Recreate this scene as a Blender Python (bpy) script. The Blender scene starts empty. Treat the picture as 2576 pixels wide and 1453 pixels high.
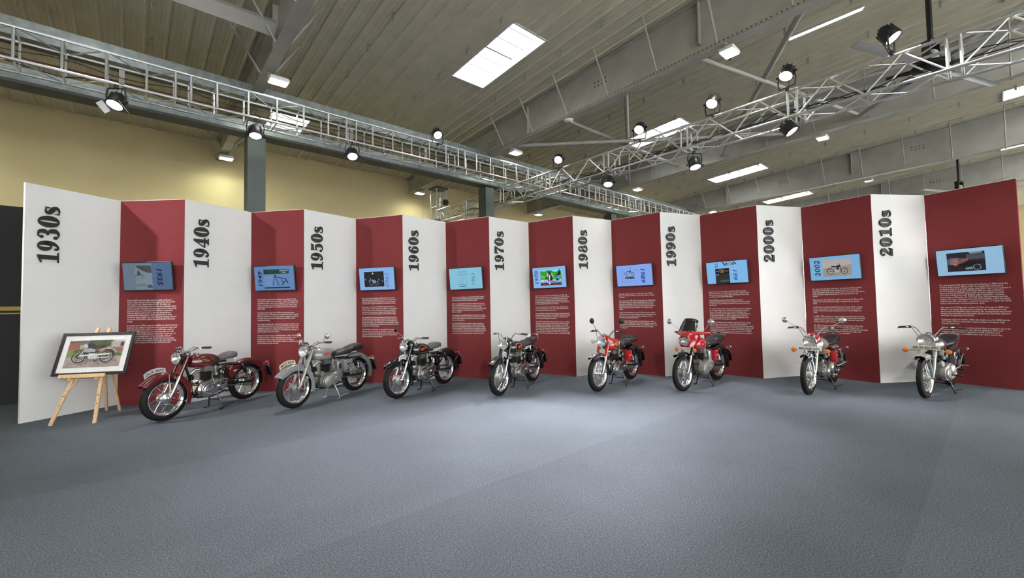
import bpy, math, random
from mathutils import Vector, Matrix
random.seed(7)
S = bpy.context.scene
COL = S.collection
PI = math.pi

# ------------------------------------------------------------------ camera
CAM_H = 1.6209
cam = bpy.data.cameras.new('camera'); cam.sensor_width = 36.0
cam.lens = 1075.1 / 2576 * 36; cam.clip_start = 0.05; cam.clip_end = 300
co = bpy.data.objects.new('camera', cam); COL.objects.link(co)
_pitch, _roll = math.radians(2.279), math.radians(1.1255)
co.matrix_world = (Matrix.Translation((0, 0, CAM_H)) @ Matrix.Rotation(PI/2 + _pitch, 4, 'X') @ Matrix.Rotation(-_roll, 4, 'Z'))
S.camera = co

# ------------------------------------------------------------------ world, exposure
W = bpy.data.worlds.new('hall_ambient'); S.world = W; W.use_nodes = True
_bg = W.node_tree.nodes['Background']; _bg.inputs[0].default_value = (0.80, 0.83, 0.85, 1); _bg.inputs[1].default_value = 6.9
S.view_settings.view_transform = 'Standard'; S.view_settings.look = 'None'
S.view_settings.exposure = 0.0; S.view_settings.gamma = 1.0; S.view_settings.use_curve_mapping = False

_c = S.cycles
_c.max_bounces = 3; _c.diffuse_bounces = 2; _c.glossy_bounces = 3; _c.transmission_bounces = 2; _c.transparent_max_bounces = 6
_c.caustics_reflective = False; _c.caustics_refractive = False; _c.sample_clamp_indirect = 4.0
_c.use_adaptive_sampling = True; _c.adaptive_threshold = 0.2; _c.adaptive_min_samples = 8; _c.use_denoising = True

# light powers (the lamps themselves are built with their fixtures further down)
FLOOD_W = 15.0        # hall floodlights on the rafters
PAR_W = 1350.0         # stage lamps on the trusses
SKY_E = 7.0           # skylight panes
FLOOD_COL = (0.93, 1.0, 0.80)
PAR_COL = (1.0, 0.95, 0.97)

# ------------------------------------------------------------------ building frame: U along the hall wall, M towards the wall
UX, UY = 0.74830936, 0.66334991
P1X, P1Y = -5.46670812, 9.1
BROT = math.atan2(UY, UX)
def bw(u, m, z=0.0):
    return Vector((P1X + u*UX - m*UY, P1Y + u*UY + m*UX, z))
def roofz(m): return 6.85 + (5.2 - m)*0.0637
RAFT = [-6.3, 0.0, 6.4, 13.0, 19.9, 26.9]

# ------------------------------------------------------------------ materials
def _lnk(nt, a, b): nt.links.new(a, b)
MATS = {}
def mat(name, col, rough=0.5, metal=0.0, coat=0.0, vary=0.06, scale=12.0, bump=0.0, bscale=None, emit=0.0, spec=None, detail=3.0):
    if name in MATS: return MATS[name]
    m = bpy.data.materials.new(name); m.use_nodes = True; nt = m.node_tree
    b = nt.nodes['Principled BSDF']
    b.inputs['Roughness'].default_value = rough; b.inputs['Metallic'].default_value = metal
    b.inputs['Coat Weight'].default_value = coat; b.inputs['Coat Roughness'].default_value = 0.06
    if spec is not None: b.inputs['Specular IOR Level'].default_value = spec
    tc = nt.nodes.new('ShaderNodeTexCoord')
    n = nt.nodes.new('ShaderNodeTexNoise'); n.inputs['Scale'].default_value = scale; n.inputs['Detail'].default_value = detail
    _lnk(nt, tc.outputs['Object'], n.inputs['Vector'])
    r = nt.nodes.new('ShaderNodeValToRGB')
    r.color_ramp.elements[0].position = 0.3; r.color_ramp.elements[1].position = 0.7
    r.color_ramp.elements[0].color = tuple(c*(1-vary) for c in col) + (1,)
    r.color_ramp.elements[1].color = tuple(min(1, c*(1+vary)) for c in col) + (1,)
    _lnk(nt, n.outputs['Fac'], r.inputs['Fac']); _lnk(nt, r.outputs['Color'], b.inputs['Base Color'])
    if bump:
        n2 = nt.nodes.new('ShaderNodeTexNoise'); n2.inputs['Scale'].default_value = bscale or scale*6; n2.inputs['Detail'].default_value = 4
        _lnk(nt, tc.outputs['Object'], n2.inputs['Vector'])
        bp = nt.nodes.new('ShaderNodeBump'); bp.inputs['Strength'].default_value = bump; bp.inputs['Distance'].default_value = 0.01
        _lnk(nt, n2.outputs['Fac'], bp.inputs['Height']); _lnk(nt, bp.outputs['Normal'], b.inputs['Normal'])
    if emit:
        _lnk(nt, r.outputs['Color'], b.inputs['Emission Color']); b.inputs['Emission Strength'].default_value = emit
    MATS[name] = m
    return m

def glass_mat(name, col, fac):
    if name in MATS: return MATS[name]
    m = bpy.data.materials.new(name); m.use_nodes = True; nt = m.node_tree; nt.nodes.remove(nt.nodes['Principled BSDF'])
    t = nt.nodes.new('ShaderNodeBsdfTransparent'); t.inputs[0].default_value = col + (1,)
    g = nt.nodes.new('ShaderNodeBsdfGlossy'); g.inputs['Roughness'].default_value = 0.05
    x = nt.nodes.new('ShaderNodeMixShader'); lw = nt.nodes.new('ShaderNodeLayerWeight'); lw.inputs[0].default_value = 0.5; fr = nt.nodes.new('ShaderNodeMath'); fr.operation = 'POWER'; fr.inputs[1].default_value = 4.0; _lnk(nt, lw.outputs['Facing'], fr.inputs[0])
    mt = nt.nodes.new('ShaderNodeMath'); mt.operation = 'ADD'; mt.inputs[1].default_value = fac+0.04; mt.use_clamp = True
    _lnk(nt, fr.outputs[0], mt.inputs[0]); _lnk(nt, mt.outputs[0], x.inputs[0])
    _lnk(nt, t.outputs[0], x.inputs[1]); _lnk(nt, g.outputs[0], x.inputs[2])
    _lnk(nt, x.outputs[0], nt.nodes['Material Output'].inputs[0])
    MATS[name] = m
    return m

def carpet_mat():
    m = bpy.data.materials.new('carpet'); m.use_nodes = True; nt = m.node_tree; b = nt.nodes['Principled BSDF']
    b.inputs['Roughness'].default_value = 0.95; b.inputs['Specular IOR Level'].default_value = 0.15
    tc = nt.nodes.new('ShaderNodeTexCoord')
    n = nt.nodes.new('ShaderNodeTexNoise'); n.inputs['Scale'].default_value = 85; n.inputs['Detail'].default_value = 5; n.inputs['Roughness'].default_value = 0.75
    _lnk(nt, tc.outputs['Object'], n.inputs['Vector'])
    nf = nt.nodes.new('ShaderNodeTexNoise'); nf.inputs['Scale'].default_value = 260; nf.inputs['Detail'].default_value = 3; nf.inputs['Roughness'].default_value = 0.6
    _lnk(nt, tc.outputs['Object'], nf.inputs['Vector'])
    mxn = nt.nodes.new('ShaderNodeMath'); mxn.operation = 'MULTIPLY_ADD'; mxn.inputs[1].default_value = 0.55
    hf = nt.nodes.new('ShaderNodeMath'); hf.operation = 'MULTIPLY'; hf.inputs[1].default_value = 0.45; _lnk(nt, n.outputs['Fac'], hf.inputs[0])
    _lnk(nt, nf.outputs['Fac'], mxn.inputs[0]); _lnk(nt, hf.outputs[0], mxn.inputs[2])
    r = nt.nodes.new('ShaderNodeValToRGB'); e = r.color_ramp.elements
    e[0].position = 0.39; e[0].color = (0.040, 0.050, 0.064, 1); e[1].position = 0.61; e[1].color = (0.30, 0.335, 0.375, 1)
    k = e.new(0.5); k.color = (0.118, 0.137, 0.163, 1)
    _lnk(nt, mxn.outputs[0], r.inputs['Fac'])
    # rolls of carpet laid side by side along the hall, every other one brushed the other way
    sp = nt.nodes.new('ShaderNodeSeparateXYZ'); _lnk(nt, tc.outputs['Object'], sp.inputs[0])
    n3 = nt.nodes.new('ShaderNodeTexNoise'); n3.inputs['Scale'].default_value = 0.9; n3.inputs['Detail'].default_value = 3
    _lnk(nt, tc.outputs['Object'], n3.inputs['Vector'])
    a1 = nt.nodes.new('ShaderNodeMath'); a1.operation = 'ADD'; a1.inputs[1].default_value = 4.6 + 54
    _lnk(nt, sp.outputs['Y'], a1.inputs[0])
    md = nt.nodes.new('ShaderNodeMath'); md.operation = 'MODULO'; md.inputs[1].default_value = 5.4; _lnk(nt, a1.outputs[0], md.inputs[0])
    gt = nt.nodes.new('ShaderNodeMath'); gt.operation = 'LESS_THAN'; gt.inputs[1].default_value = 2.7; _lnk(nt, md.outputs[0], gt.inputs[0])
    mr = nt.nodes.new('ShaderNodeMapRange'); mr.inputs[3].default_value = 1.04; mr.inputs[4].default_value = 0.94; _lnk(nt, gt.outputs[0], mr.inputs[0])
    mr2 = nt.nodes.new('ShaderNodeMapRange'); mr2.inputs[1].default_value = 0.3; mr2.inputs[2].default_value = 0.7; mr2.inputs[3].default_value = 0.92; mr2.inputs[4].default_value = 1.08
    _lnk(nt, n3.outputs['Fac'], mr2.inputs[0])
    mu = nt.nodes.new('ShaderNodeMath'); mu.operation = 'MULTIPLY'; _lnk(nt, mr.outputs[0], mu.inputs[0]); _lnk(nt, mr2.outputs[0], mu.inputs[1])
    vm = nt.nodes.new('ShaderNodeVectorMath'); vm.operation = 'SCALE'; _lnk(nt, r.outputs['Color'], vm.inputs[0]); _lnk(nt, mu.outputs[0], vm.inputs['Scale'])
    _lnk(nt, vm.outputs[0], b.inputs['Base Color'])
    bp = nt.nodes.new('ShaderNodeBump'); bp.inputs['Strength'].default_value = 0.12; bp.inputs['Distance'].default_value = 0.002
    _lnk(nt, nf.outputs['Fac'], bp.inputs['Height']); _lnk(nt, bp.outputs['Normal'], b.inputs['Normal'])
    return m

def led_mat():
    m = bpy.data.materials.new('led_lens'); m.use_nodes = True; nt = m.node_tree; b = nt.nodes['Principled BSDF']
    b.inputs['Roughness'].default_value = 0.2
    tc = nt.nodes.new('ShaderNodeTexCoord')
    v = nt.nodes.new('ShaderNodeTexVoronoi'); v.inputs['Scale'].default_value = 34; _lnk(nt, tc.outputs['Object'], v.inputs['Vector'])
    mx = nt.nodes.new('ShaderNodeMix'); mx.data_type = 'RGBA'; mx.blend_type = 'MIX'; mx.inputs[0].default_value = 0.55
    _lnk(nt, v.outputs['Color'], mx.inputs[6]); mx.inputs[7].default_value = (1, 1, 1, 1)
    lt = nt.nodes.new('ShaderNodeMapRange'); lt.inputs[1].default_value = 0.15; lt.inputs[2].default_value = 0.75; lt.inputs[3].default_value = 9.0; lt.inputs[4].default_value = 1.2
    _lnk(nt, v.outputs['Distance'], lt.inputs[0])
    _lnk(nt, mx.outputs[2], b.inputs['Emission Color']); _lnk(nt, lt.outputs[0], b.inputs['Emission Strength'])
    return m

def wood_mat():
    m = bpy.data.materials.new('pine_wood'); m.use_nodes = True; nt = m.node_tree; b = nt.nodes['Principled BSDF']
    b.inputs['Roughness'].default_value = 0.55
    tc = nt.nodes.new('ShaderNodeTexCoord'); mp = nt.nodes.new('ShaderNodeMapping'); mp.inputs['Scale'].default_value = (18, 18, 2.0)
    _lnk(nt, tc.outputs['Object'], mp.inputs[0])
    n = nt.nodes.new('ShaderNodeTexNoise'); n.inputs['Scale'].default_value = 3.5; n.inputs['Detail'].default_value = 4; _lnk(nt, mp.outputs[0], n.inputs['Vector'])
    r = nt.nodes.new('ShaderNodeValToRGB'); r.color_ramp.elements[0].position = .3; r.color_ramp.elements[1].position = .75
    r.color_ramp.elements[0].color = (0.58, 0.36, 0.17, 1); r.color_ramp.elements[1].color = (0.80, 0.60, 0.36, 1)
    _lnk(nt, n.outputs['Fac'], r.inputs['Fac']); _lnk(nt, r.outputs['Color'], b.inputs['Base Color'])
    return m

BOUNCE_CONCRETE = mat('bounce_concrete', (0.60, 0.585, 0.55), 0.7, vary=0.08, scale=1.5)
CARPET = carpet_mat(); LED = led_mat(); WOOD = wood_mat()
WHITE_P = mat('panel_white', (0.74, 0.73, 0.71), 0.65, vary=0.025, scale=1.6)
RED_P = mat('panel_red', (0.225, 0.036, 0.041), 0.75, spec=0.2, vary=0.05, scale=1.3)
BLACK_ACR = mat('black_acrylic', (0.006, 0.006, 0.007), 0.30, spec=0.35)
TEXT_W = mat('text_white', (0.80, 0.74, 0.73), 0.6)
CREAM = mat('wall_cream', (0.74, 0.615, 0.33), 0.8, vary=0.035, scale=0.7)
ROOF = mat('roof_sheet_paint', (0.74, 0.675, 0.52), 0.62, vary=0.07, scale=2.2)
STEEL = mat('steel_grey_paint', (0.46, 0.45, 0.40), 0.55, vary=0.08, scale=3.0)
STEEL_D = mat('steel_dark_paint', (0.075, 0.085, 0.085), 0.5, vary=0.1, scale=4.0)
COLM = mat('column_paint', (0.070, 0.084, 0.080), 0.55, vary=0.06, scale=3.0)
GALV = mat('galvanised', (0.30, 0.335, 0.33), 0.42, metal=0.55, vary=0.22, scale=9.0)
ALU = mat('truss_aluminium', (0.78, 0.78, 0.79), 0.30, metal=0.85, vary=0.06, scale=20)
RUSTP = mat('brown_pipe', (0.16, 0.060, 0.028), 0.6, vary=0.2, scale=8)
BLK_PLASTIC = mat('black_plastic', (0.012, 0.012, 0.013), 0.42)
BLK_MATT = mat('black_matt', (0.018, 0.018, 0.022), 0.8)
CABLE = mat('cable_black', (0.010, 0.010, 0.010), 0.6)
YELLOW = mat('yellow_stripe', (0.42, 0.27, 0.035), 0.6)
WHITE_PAINT = mat('white_paint', (0.75, 0.75, 0.73), 0.5)
SKYPANE = mat('skylight_pane', (0.93, 0.96, 1.0), 0.4, vary=0.03, scale=3, emit=SKY_E)
FLOODLENS = mat('flood_lens', (0.93, 1.0, 0.84), 0.3, vary=0.02, emit=26.0)
FLOODOFF = mat('flood_lens_off', (0.55, 0.58, 0.55), 0.3, vary=0.03)
TUBELENS = mat('tube_lens', (1.0, 1.0, 1.0), 0.3, vary=0.01, emit=9.0)

# ------------------------------------------------------------------ mesh helpers
class MB:
    def __init__(s): s.v = []; s.f = []; s.m = None
    def add(s, vs, fs):
        o = len(s.v)
        if s.m is None: s.v.extend(tuple(v) for v in vs)
        else: s.v.extend(tuple(s.m @ Vector(v)) for v in vs)
        s.f.extend([tuple(i+o for i in f) for f in fs])
        return s
    def box(s, c, d, rot=None):
        x, y, z = d[0]/2, d[1]/2, d[2]/2
        vs = [Vector((a*x, b*y, e*z)) for a in (-1, 1) for b in (-1, 1) for e in (-1, 1)]
        if rot is not None: vs = [rot @ v for v in vs]
        c = Vector(c)
        return s.add([v+c for v in vs], [(0,1,3,2),(4,6,7,5),(0,4,5,1),(2,3,7,6),(0,2,6,4),(1,5,7,3)])
    def rbox(s, c, d, b, rot=None):
        # box with chamfered edges, built as stacked octagon rings
        hx, hy, hz = d[0]/2, d[1]/2, d[2]/2
        b = min(b, hx*.95, hy*.95, hz*.95)
        def ring(ix, z):
            X, Y = hx-ix, hy-ix
            return [(X-b,-Y,z),(X,-Y+b,z),(X,Y-b,z),(X-b,Y,z),(-X+b,Y,z),(-X,Y-b,z),(-X,-Y+b,z),(-X+b,-Y,z)]
        rings = [ring(b*.9, -hz), ring(b*.28, -hz+b*.28), ring(0, -hz+b), ring(0, hz-b), ring(b*.28, hz-b*.28), ring(b*.9, hz)]
        c = Vector(c)
        rings = [[(rot @ Vector(p) if rot is not None else Vector(p)) + c for p in r] for r in rings]
        return s.loft(rings)
    def loft(s, rings, caps=True, closed=True):
        n = len(rings[0]); vs = [p for r in rings for p in r]; fs = []
        for i in range(len(rings)-1):
            for j in range(n if closed else n-1):
                k = (j+1) % n
                fs.append((i*n+j, i*n+k, (i+1)*n+k, (i+1)*n+j))
        if caps:
            fs.append(tuple(reversed(range(n)))); fs.append(tuple((len(rings)-1)*n+j for j in range(n)))
        return s.add(vs, fs)
    def tube(s, pts, r, n=8, caps=True):
        pts = [Vector(p) for p in pts]; k = len(pts)
        rs = r if isinstance(r, (list, tuple)) else [r]*k
        t0 = (pts[1]-pts[0]).normalized()
        a = Vector((0, 0, 1)) if abs(t0.z) < .9 else Vector((1, 0, 0))
        nx = t0.cross(a).normalized(); rings = []
        for i in range(k):
            t = ((pts[min(i+1, k-1)]-pts[i]).normalized() + (pts[i]-pts[max(i-1, 0)]).normalized())
            t = t.normalized() if t.length > 1e-6 else t0
            nx = (nx - t*nx.dot(t)).normalized(); ny = t.cross(nx)
            rings.append([pts[i] + (nx*math.cos(2*PI*j/n) + ny*math.sin(2*PI*j/n))*rs[i] for j in range(n)])
        return s.loft(rings, caps)
    def lathe(s, prof, o=(0,0,0), axis=(0,0,1), n=24, a0=0.0):
        ax = Vector(axis).normalized(); h = Vector((1,0,0)) if abs(ax.x) < .9 else Vector((0,1,0))
        X = ax.cross(h).normalized(); Y = ax.cross(X); o = Vector(o); vs = []; fs = []; idx = []
        for (r, z) in prof:
            if r < 1e-6: idx.append([len(vs)]*n); vs.append(o+ax*z)
            else:
                idx.append(list(range(len(vs), len(vs)+n)))
                for j in range(n):
                    a = a0 + 2*PI*j/n; vs.append(o + ax*z + (X*math.cos(a)+Y*math.sin(a))*r)
        for i in range(len(prof)-1):
            A, B = idx[i], idx[i+1]
            for j in range(n):
                k = (j+1) % n; q = []
                for w in (A[j], A[k], B[k], B[j]):
                    if w not in q: q.append(w)
                if len(q) > 2: fs.append(tuple(q))
        return s.add(vs, fs)
    def prism(s, out, y0, y1, bev=0.0, ins=None):
        # outline in (x,z), extruded along y, chamfered on the y1 side (and a little on y0)
        n = len(out); A = sum(out[i][0]*out[(i+1)%n][1]-out[(i+1)%n][0]*out[i][1] for i in range(n))
        if A < 0: out = list(reversed(out))
        def inset(d):
            r = []
            for i in range(n):
                p0, p1, p2 = Vector(out[i-1]), Vector(out[i]), Vector(out[(i+1)%n])
                e1 = (p1-p0).normalized() if (p1-p0).length > 1e-9 else Vector((1,0)); e2 = (p2-p1).normalized() if (p2-p1).length > 1e-9 else e1
                n1 = Vector((-e1.y, e1.x)); n2 = Vector((-e2.y, e2.x)); b = n1+n2
                if b.length < 1e-6: b = n1
                b.normalize(); k = max(.5, b.dot(n1)); q = p1 + b*(d/k); r.append((q.x, q.y))
            return r
        sg = 1 if y1 > y0 else -1
        rings = []
        def ring(pts, y): rings.append([Vector((p[0], y, p[1])) for p in pts])
        if bev:
            ring(out, y0); ring(out, y1-sg*bev); ring(inset(bev*.3), y1-sg*bev*.3); ring(inset(bev), y1)
        else:
            ring(out, y0); ring(out, y1)
        return s.loft(rings)
    def ball(s, c, r, nu=12, nv=8):
        r = r if isinstance(r, (list, tuple)) else (r, r, r)
        rings = []
        c = Vector(c); vs = [c+Vector((0,0,-r[2]))]; fs = []
        for i in range(1, nv):
            p = -PI/2+PI*i/nv
            for j in range(nu):
                a = 2*PI*j/nu; vs.append(c+Vector((r[0]*math.cos(p)*math.cos(a), r[1]*math.cos(p)*math.sin(a), r[2]*math.sin(p))))
        vs.append(c+Vector((0,0,r[2]))); L = len(vs)-1
        for j in range(nu):
            k = (j+1)%nu; fs.append((0, 1+k, 1+j)); fs.append((L, L-nu+j, L-nu+k))
        for i in range(nv-2):
            for j in range(nu):
                k = (j+1)%nu; a = 1+i*nu; fs.append((a+j, a+k, a+nu+k, a+nu+j))
        return s.add(vs, fs)
    def mesh(s, name, material, smooth=35):
        me = bpy.data.meshes.new(name); me.from_pydata(s.v, [], s.f); me.update()
        if smooth:
            me.polygons.foreach_set('use_smooth', [True]*len(me.polygons))
            try: me.set_sharp_from_angle(angle=math.radians(smooth))
            except Exception: pass
        me.materials.append(material)
        return me
    def build(s, name, material, parent=None, smooth=35, label=None):
        return link(name, s.mesh(name, material, smooth), parent, label)

def link(name, data, parent=None, label=None, loc=None, rot=None):
    o = bpy.data.objects.new(name, data); COL.objects.link(o)
    if parent is not None: o.parent = parent
    if label: o['label'] = label
    if loc is not None: o.location = loc
    if rot is not None: o.rotation_euler = rot
    return o
def tag(o, label=None, cat=None, group=None, kind=None):
    for k, v in (('label', label), ('category', cat), ('group', group), ('kind', kind)):
        if v: o[k] = v
    return o
def thing(name, label, cat, loc=(0,0,0), rot=(0,0,0), group=None, kind=None):
    o = bpy.data.objects.new(name, None); COL.objects.link(o); o.location = loc; o.rotation_euler = rot
    o.empty_display_size = 0.2
    return tag(o, label, cat, group, kind)
def copy_tree(o, parent=None):
    c = o.copy(); COL.objects.link(c)
    if parent is not None: c.parent = parent
    for ch in list(o.children): copy_tree(ch, c)
    return c
def aim(v, up='Z'):
    return Vector(v).to_track_quat('-Z', 'Y').to_euler()
def spot(name, loc, target, power, angle, blend=0.6, col=(1,1,1), size=0.09, parent=None):
    l = bpy.data.lights.new(name, 'SPOT'); l.energy = power; l.color = col; l.spot_size = math.radians(angle); l.spot_blend = blend; l.shadow_soft_size = size
    o = bpy.data.objects.new(name, l); COL.objects.link(o); o.location = loc; o.rotation_euler = aim(Vector(target)-Vector(loc))
    return o

# text -> mesh
def bold(s):
    r = ''
    for ch in s:
        if 'A' <= ch <= 'Z': r += chr(0x1D400+ord(ch)-65)
        elif 'a' <= ch <= 'z': r += chr(0x1D41A+ord(ch)-97)
        elif '0' <= ch <= '9': r += chr(0x1D7CE+ord(ch)-48)
        else: r += ch
    return r
_TS = bpy.data.scenes.new('text_scratch')
def _text_raw(body, size, off, space, res, shear, line, extrude, align):
    c = bpy.data.curves.new('txt', 'FONT'); c.body = body; c.size = size; c.offset = off; c.space_character = space
    c.resolution_u = res; c.shear = shear; c.space_line = line; c.extrude = extrude; c.align_x = align
    o = bpy.data.objects.new('txt', c); _TS.collection.objects.link(o)
    vl = _TS.view_layers[0]; vl.update(); dg = vl.depsgraph; dg.update()
    me = bpy.data.meshes.new_from_object(o.evaluated_get(dg))
    bpy.data.objects.remove(o); bpy.data.curves.remove(c)
    return me
_probe = _text_raw(bold('R'), 1, 0, 1, 2, 0, 1, 0, 'LEFT'); _probe2 = _text_raw(bold('S'), 1, 0, 1, 2, 0, 1, 0, 'LEFT')
SERIF_OK = len(_probe.vertices) > 12 and len(_probe2.vertices) != len(_probe.vertices)
def text_mesh(body, size, material, serif=False, off=0.0, space=1.0, res=2, shear=0.0, line=1.0, extrude=0.0, align='LEFT', width=None):
    """mesh in the XY plane, baseline at y=0"""
    if serif and SERIF_OK: body = bold(body)
    me = _text_raw(body, size, off, space, res, shear, line, extrude, align)
    if width and len(me.vertices):
        x1 = max(v.co.x for v in me.vertices); k = width/x1
        for v in me.vertices: v.co.x *= k
    me.materials.clear(); me.materials.append(material)
    return me
# ================================================================== THE HALL
BR = (0, 0, BROT)
# floor (object axes follow the hall so the carpet rolls run along it)
fl = MB(); fl.box((13, -5.4, -0.05), (50, 22.8, 0.1))
fo = fl.build('floor', CARPET, smooth=0); fo.location = bw(0, 0, 0); fo.rotation_euler = BR
tag(fo, 'blue grey needle-punch carpet laid in long rolls', kind='structure')

for nm, (u, m, du, dm) in {'floor_bounce_camera_side': (9, -26.4, 72, 19.2), 'floor_bounce_left': (-19.5, -5.4, 15, 22.8), 'floor_bounce_right': (41, -5.4, 6, 22.8)}.items():  # unseen pale floor, added to bounce light up to the roof
    b = MB(); b.box((0, 0, -0.05), (du, dm, 0.1)); o = b.build(nm, BOUNCE_CONCRETE, smooth=0); o.location = bw(u, m, 0); o.rotation_euler = BR
    tag(o, 'pale concrete floor added beyond the carpet to bounce light upward', kind='structure')
# back wall of cream panels with vertical joints
wb = thing('wall_back', 'cream painted back wall behind the display', None, bw(0, 5.2, 0), BR, kind='structure')
pm = MB(); pm.box((1.495, 0.06, 3.52), (2.994, 0.12, 7.04)); pme = pm.mesh('wall_panel', CREAM, 0)
for i in range(-6, 16): link('wall_panel', pme, wb, loc=(i*3.0 - 1.93, 0, 0))
bk = MB(); bk.box((14, 0.10, 3.51), (72, 0.19, 7.02)); bk.build('wall_backing', CREAM, wb, 0)
# left walled against side light; right partly, camera side fully open for world light
b = MB(); b.box((0, 0, 4.3), (0.2, 42, 8.6)); o = b.build('wall_left', CREAM, smooth=0); o.location = bw(-26, -14, 0); o.rotation_euler = BR
tag(o, 'cream end wall far to the left', kind='structure')
b = MB(); b.box((0, 0, 4.3), (0.2, 26, 8.6)); o = b.build('wall_right', CREAM, smooth=0); o.location = bw(44, -22, 0); o.rotation_euler = BR
tag(o, 'cream end wall far to the right', kind='structure')

# roof of ribbed metal sheets, one metre wide each; sheets are cut where a skylight sits
cl = thing('ceiling', 'ribbed beige metal roof sheets', None, bw(0, 5.2, 6.85), (0, 0, BROT), kind='structure')
TH = math.atan(0.0637)
def sheet_mesh(L):
    b = MB(); prof = []
    for k in range(3):
        x0 = k/3
        prof += [(x0, 0.0), (x0+0.018, -0.030), (x0+0.048, -0.030), (x0+0.066, 0.0), (x0+0.150, 0.0), (x0+0.156, 0.006), (x0+0.170, 0.006), (x0+0.176, 0.0), (x0+0.245, 0.0), (x0+0.251, 0.006), (x0+0.265, 0.006), (x0+0.271, 0.0)]
    prof += [(1.0, 0.0)]
    r0 = [(x, 0.0, z) for x, z in prof]; r1 = [(x, -L, z+L*0.0637) for x, z in prof]
    b.loft([r0, r1], caps=False, closed=False)
    t0 = [(0, 0, 0.09), (1.0, 0, 0.09)]; t1 = [(0, -L, 0.09+L*0.0637), (1.0, -L, 0.09+L*0.0637)]
    b.loft([t0, t1], caps=False, closed=False)
    return b.mesh('roof_sheet', ROOF, 0)
FULL = 37.0
sm_full = sheet_mesh(FULL); sheet_cache = {}
SKY = {3.8: (-4.15, -1.85), 10.8: (-4.15, -1.85), 17.8: (-4.15, -1.85), 24.8: (-4.15, -1.85), 0.8: (2.2, 3.6), -3.2: (-4.15, -1.85)}
SKY_B = {3.8: (-13.15, -10.85), 10.8: (-13.15, -10.85), 17.8: (-13.15, -10.85), -3.2: (-13.15, -10.85), 24.8: (-13.15, -10.85)}
def put_sheet(u, m1, m0):
    L = round(m1 - m0, 3); me = sheet_cache.get(L)
    if me is None: me = sheet_cache[L] = sheet_mesh(L)
    link('roof_sheet', me, cl, loc=(u, m1-5.2, (5.2-m1)*0.0637))
for i in range(-26, 44):
    u = i + 0.8
    cuts = [c for d in (SKY, SKY_B) for k, c in d.items() if abs(k-u) < 0.01]
    if not cuts: link('roof_sheet', sm_full, cl, loc=(u, 0, 0)); continue
    top = 5.2
    for (a, b) in sorted(cuts, key=lambda c: -c[1]):
        put_sheet(u, top, b); top = a
    put_sheet(u, top, 5.2-FULL)

# skylights: a white kerb, six panes between glazing bars
nsky = 0
def skylight(u, m0, m1):
    global nsky
    nsky += 1
    w = thing('window_%d' % nsky, None, None, bw(u, m1, roofz(m1)), BR, kind='structure')
    L = m1-m0; s = 0.0637
    k = MB()
    for (x0, x1, y0, y1) in ((0, 0.03, -L, 0), (0.97, 1.0, -L, 0), (0, 1, -0.03, 0), (0, 1, -L, -L+0.03)):
        zc = -(y0+y1)/2*s
        vs = [(x, y, z - y*s) for x in (x0, x1) for y in (y0, y1) for z in (-0.03, 0.30)]
        k.add(vs, [(0,1,3,2),(4,6,7,5),(0,4,5,1),(2,3,7,6),(0,2,6,4),(1,5,7,3)])
    k.build('window_frame', WHITE_PAINT, w, 0)
    n = max(3, round(L/0.38))
    for i in range(n):
        y0 = -L*(i+1)/n+0.008; y1 = -L*i/n-0.008
        p = MB(); p.add([(0.03, y0, 0.24-y0*s), (0.97, y0, 0.24-y0*s), (0.97, y1, 0.24-y1*s), (0.03, y1, 0.24-y1*s), (0.03, y0, 0.25-y0*s), (0.97, y0, 0.25-y0*s), (0.97, y1, 0.25-y1*s), (0.03, y1, 0.25-y1*s)],
                        [(3,2,1,0),(4,5,6,7),(0,1,5,4),(1,2,6,5),(2,3,7,6),(3,0,4,7)])
        p.build('window_pane', SKYPANE, w, 0)
    for i in range(1, n):
        y = -L*i/n; h = 0.05 if i != n//2 else 0.09
        p = MB(); p.box((0.5, y, 0.22-y*s-h/4), (0.96, 0.02 if i != n//2 else 0.045, h)); p.build('glazing_bar', STEEL, w, 0)
for d in (SKY, SKY_B):
    for u, (a, b) in d.items(): skylight(u, a, b)

# purlin clips hanging under the roof sheets
hm = MB(); hm.box((0, 0, -0.08), (0.012, 0.05, 0.16)); hm.box((0.02, 0, -0.005), (0.05, 0.05, 0.012)); hme = hm.mesh('purlin_clip', STEEL, 0)
for i in range(-4, 16):
    for j in range(-9, 5):
        u = 1.76 + i*1.76; m = -0.58 + j*1.17
        if any(abs(u-r) < 0.45 for r in RAFT): continue
        if any(k-0.1 < u < k+1.1 and a-0.1 < m < b+0.1 for d in (SKY, SKY_B) for k, (a, b) in d.items()): continue
        link('purlin_clip', hme, cl, loc=(u, m-5.2, (5.2-m)*0.0637))

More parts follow.
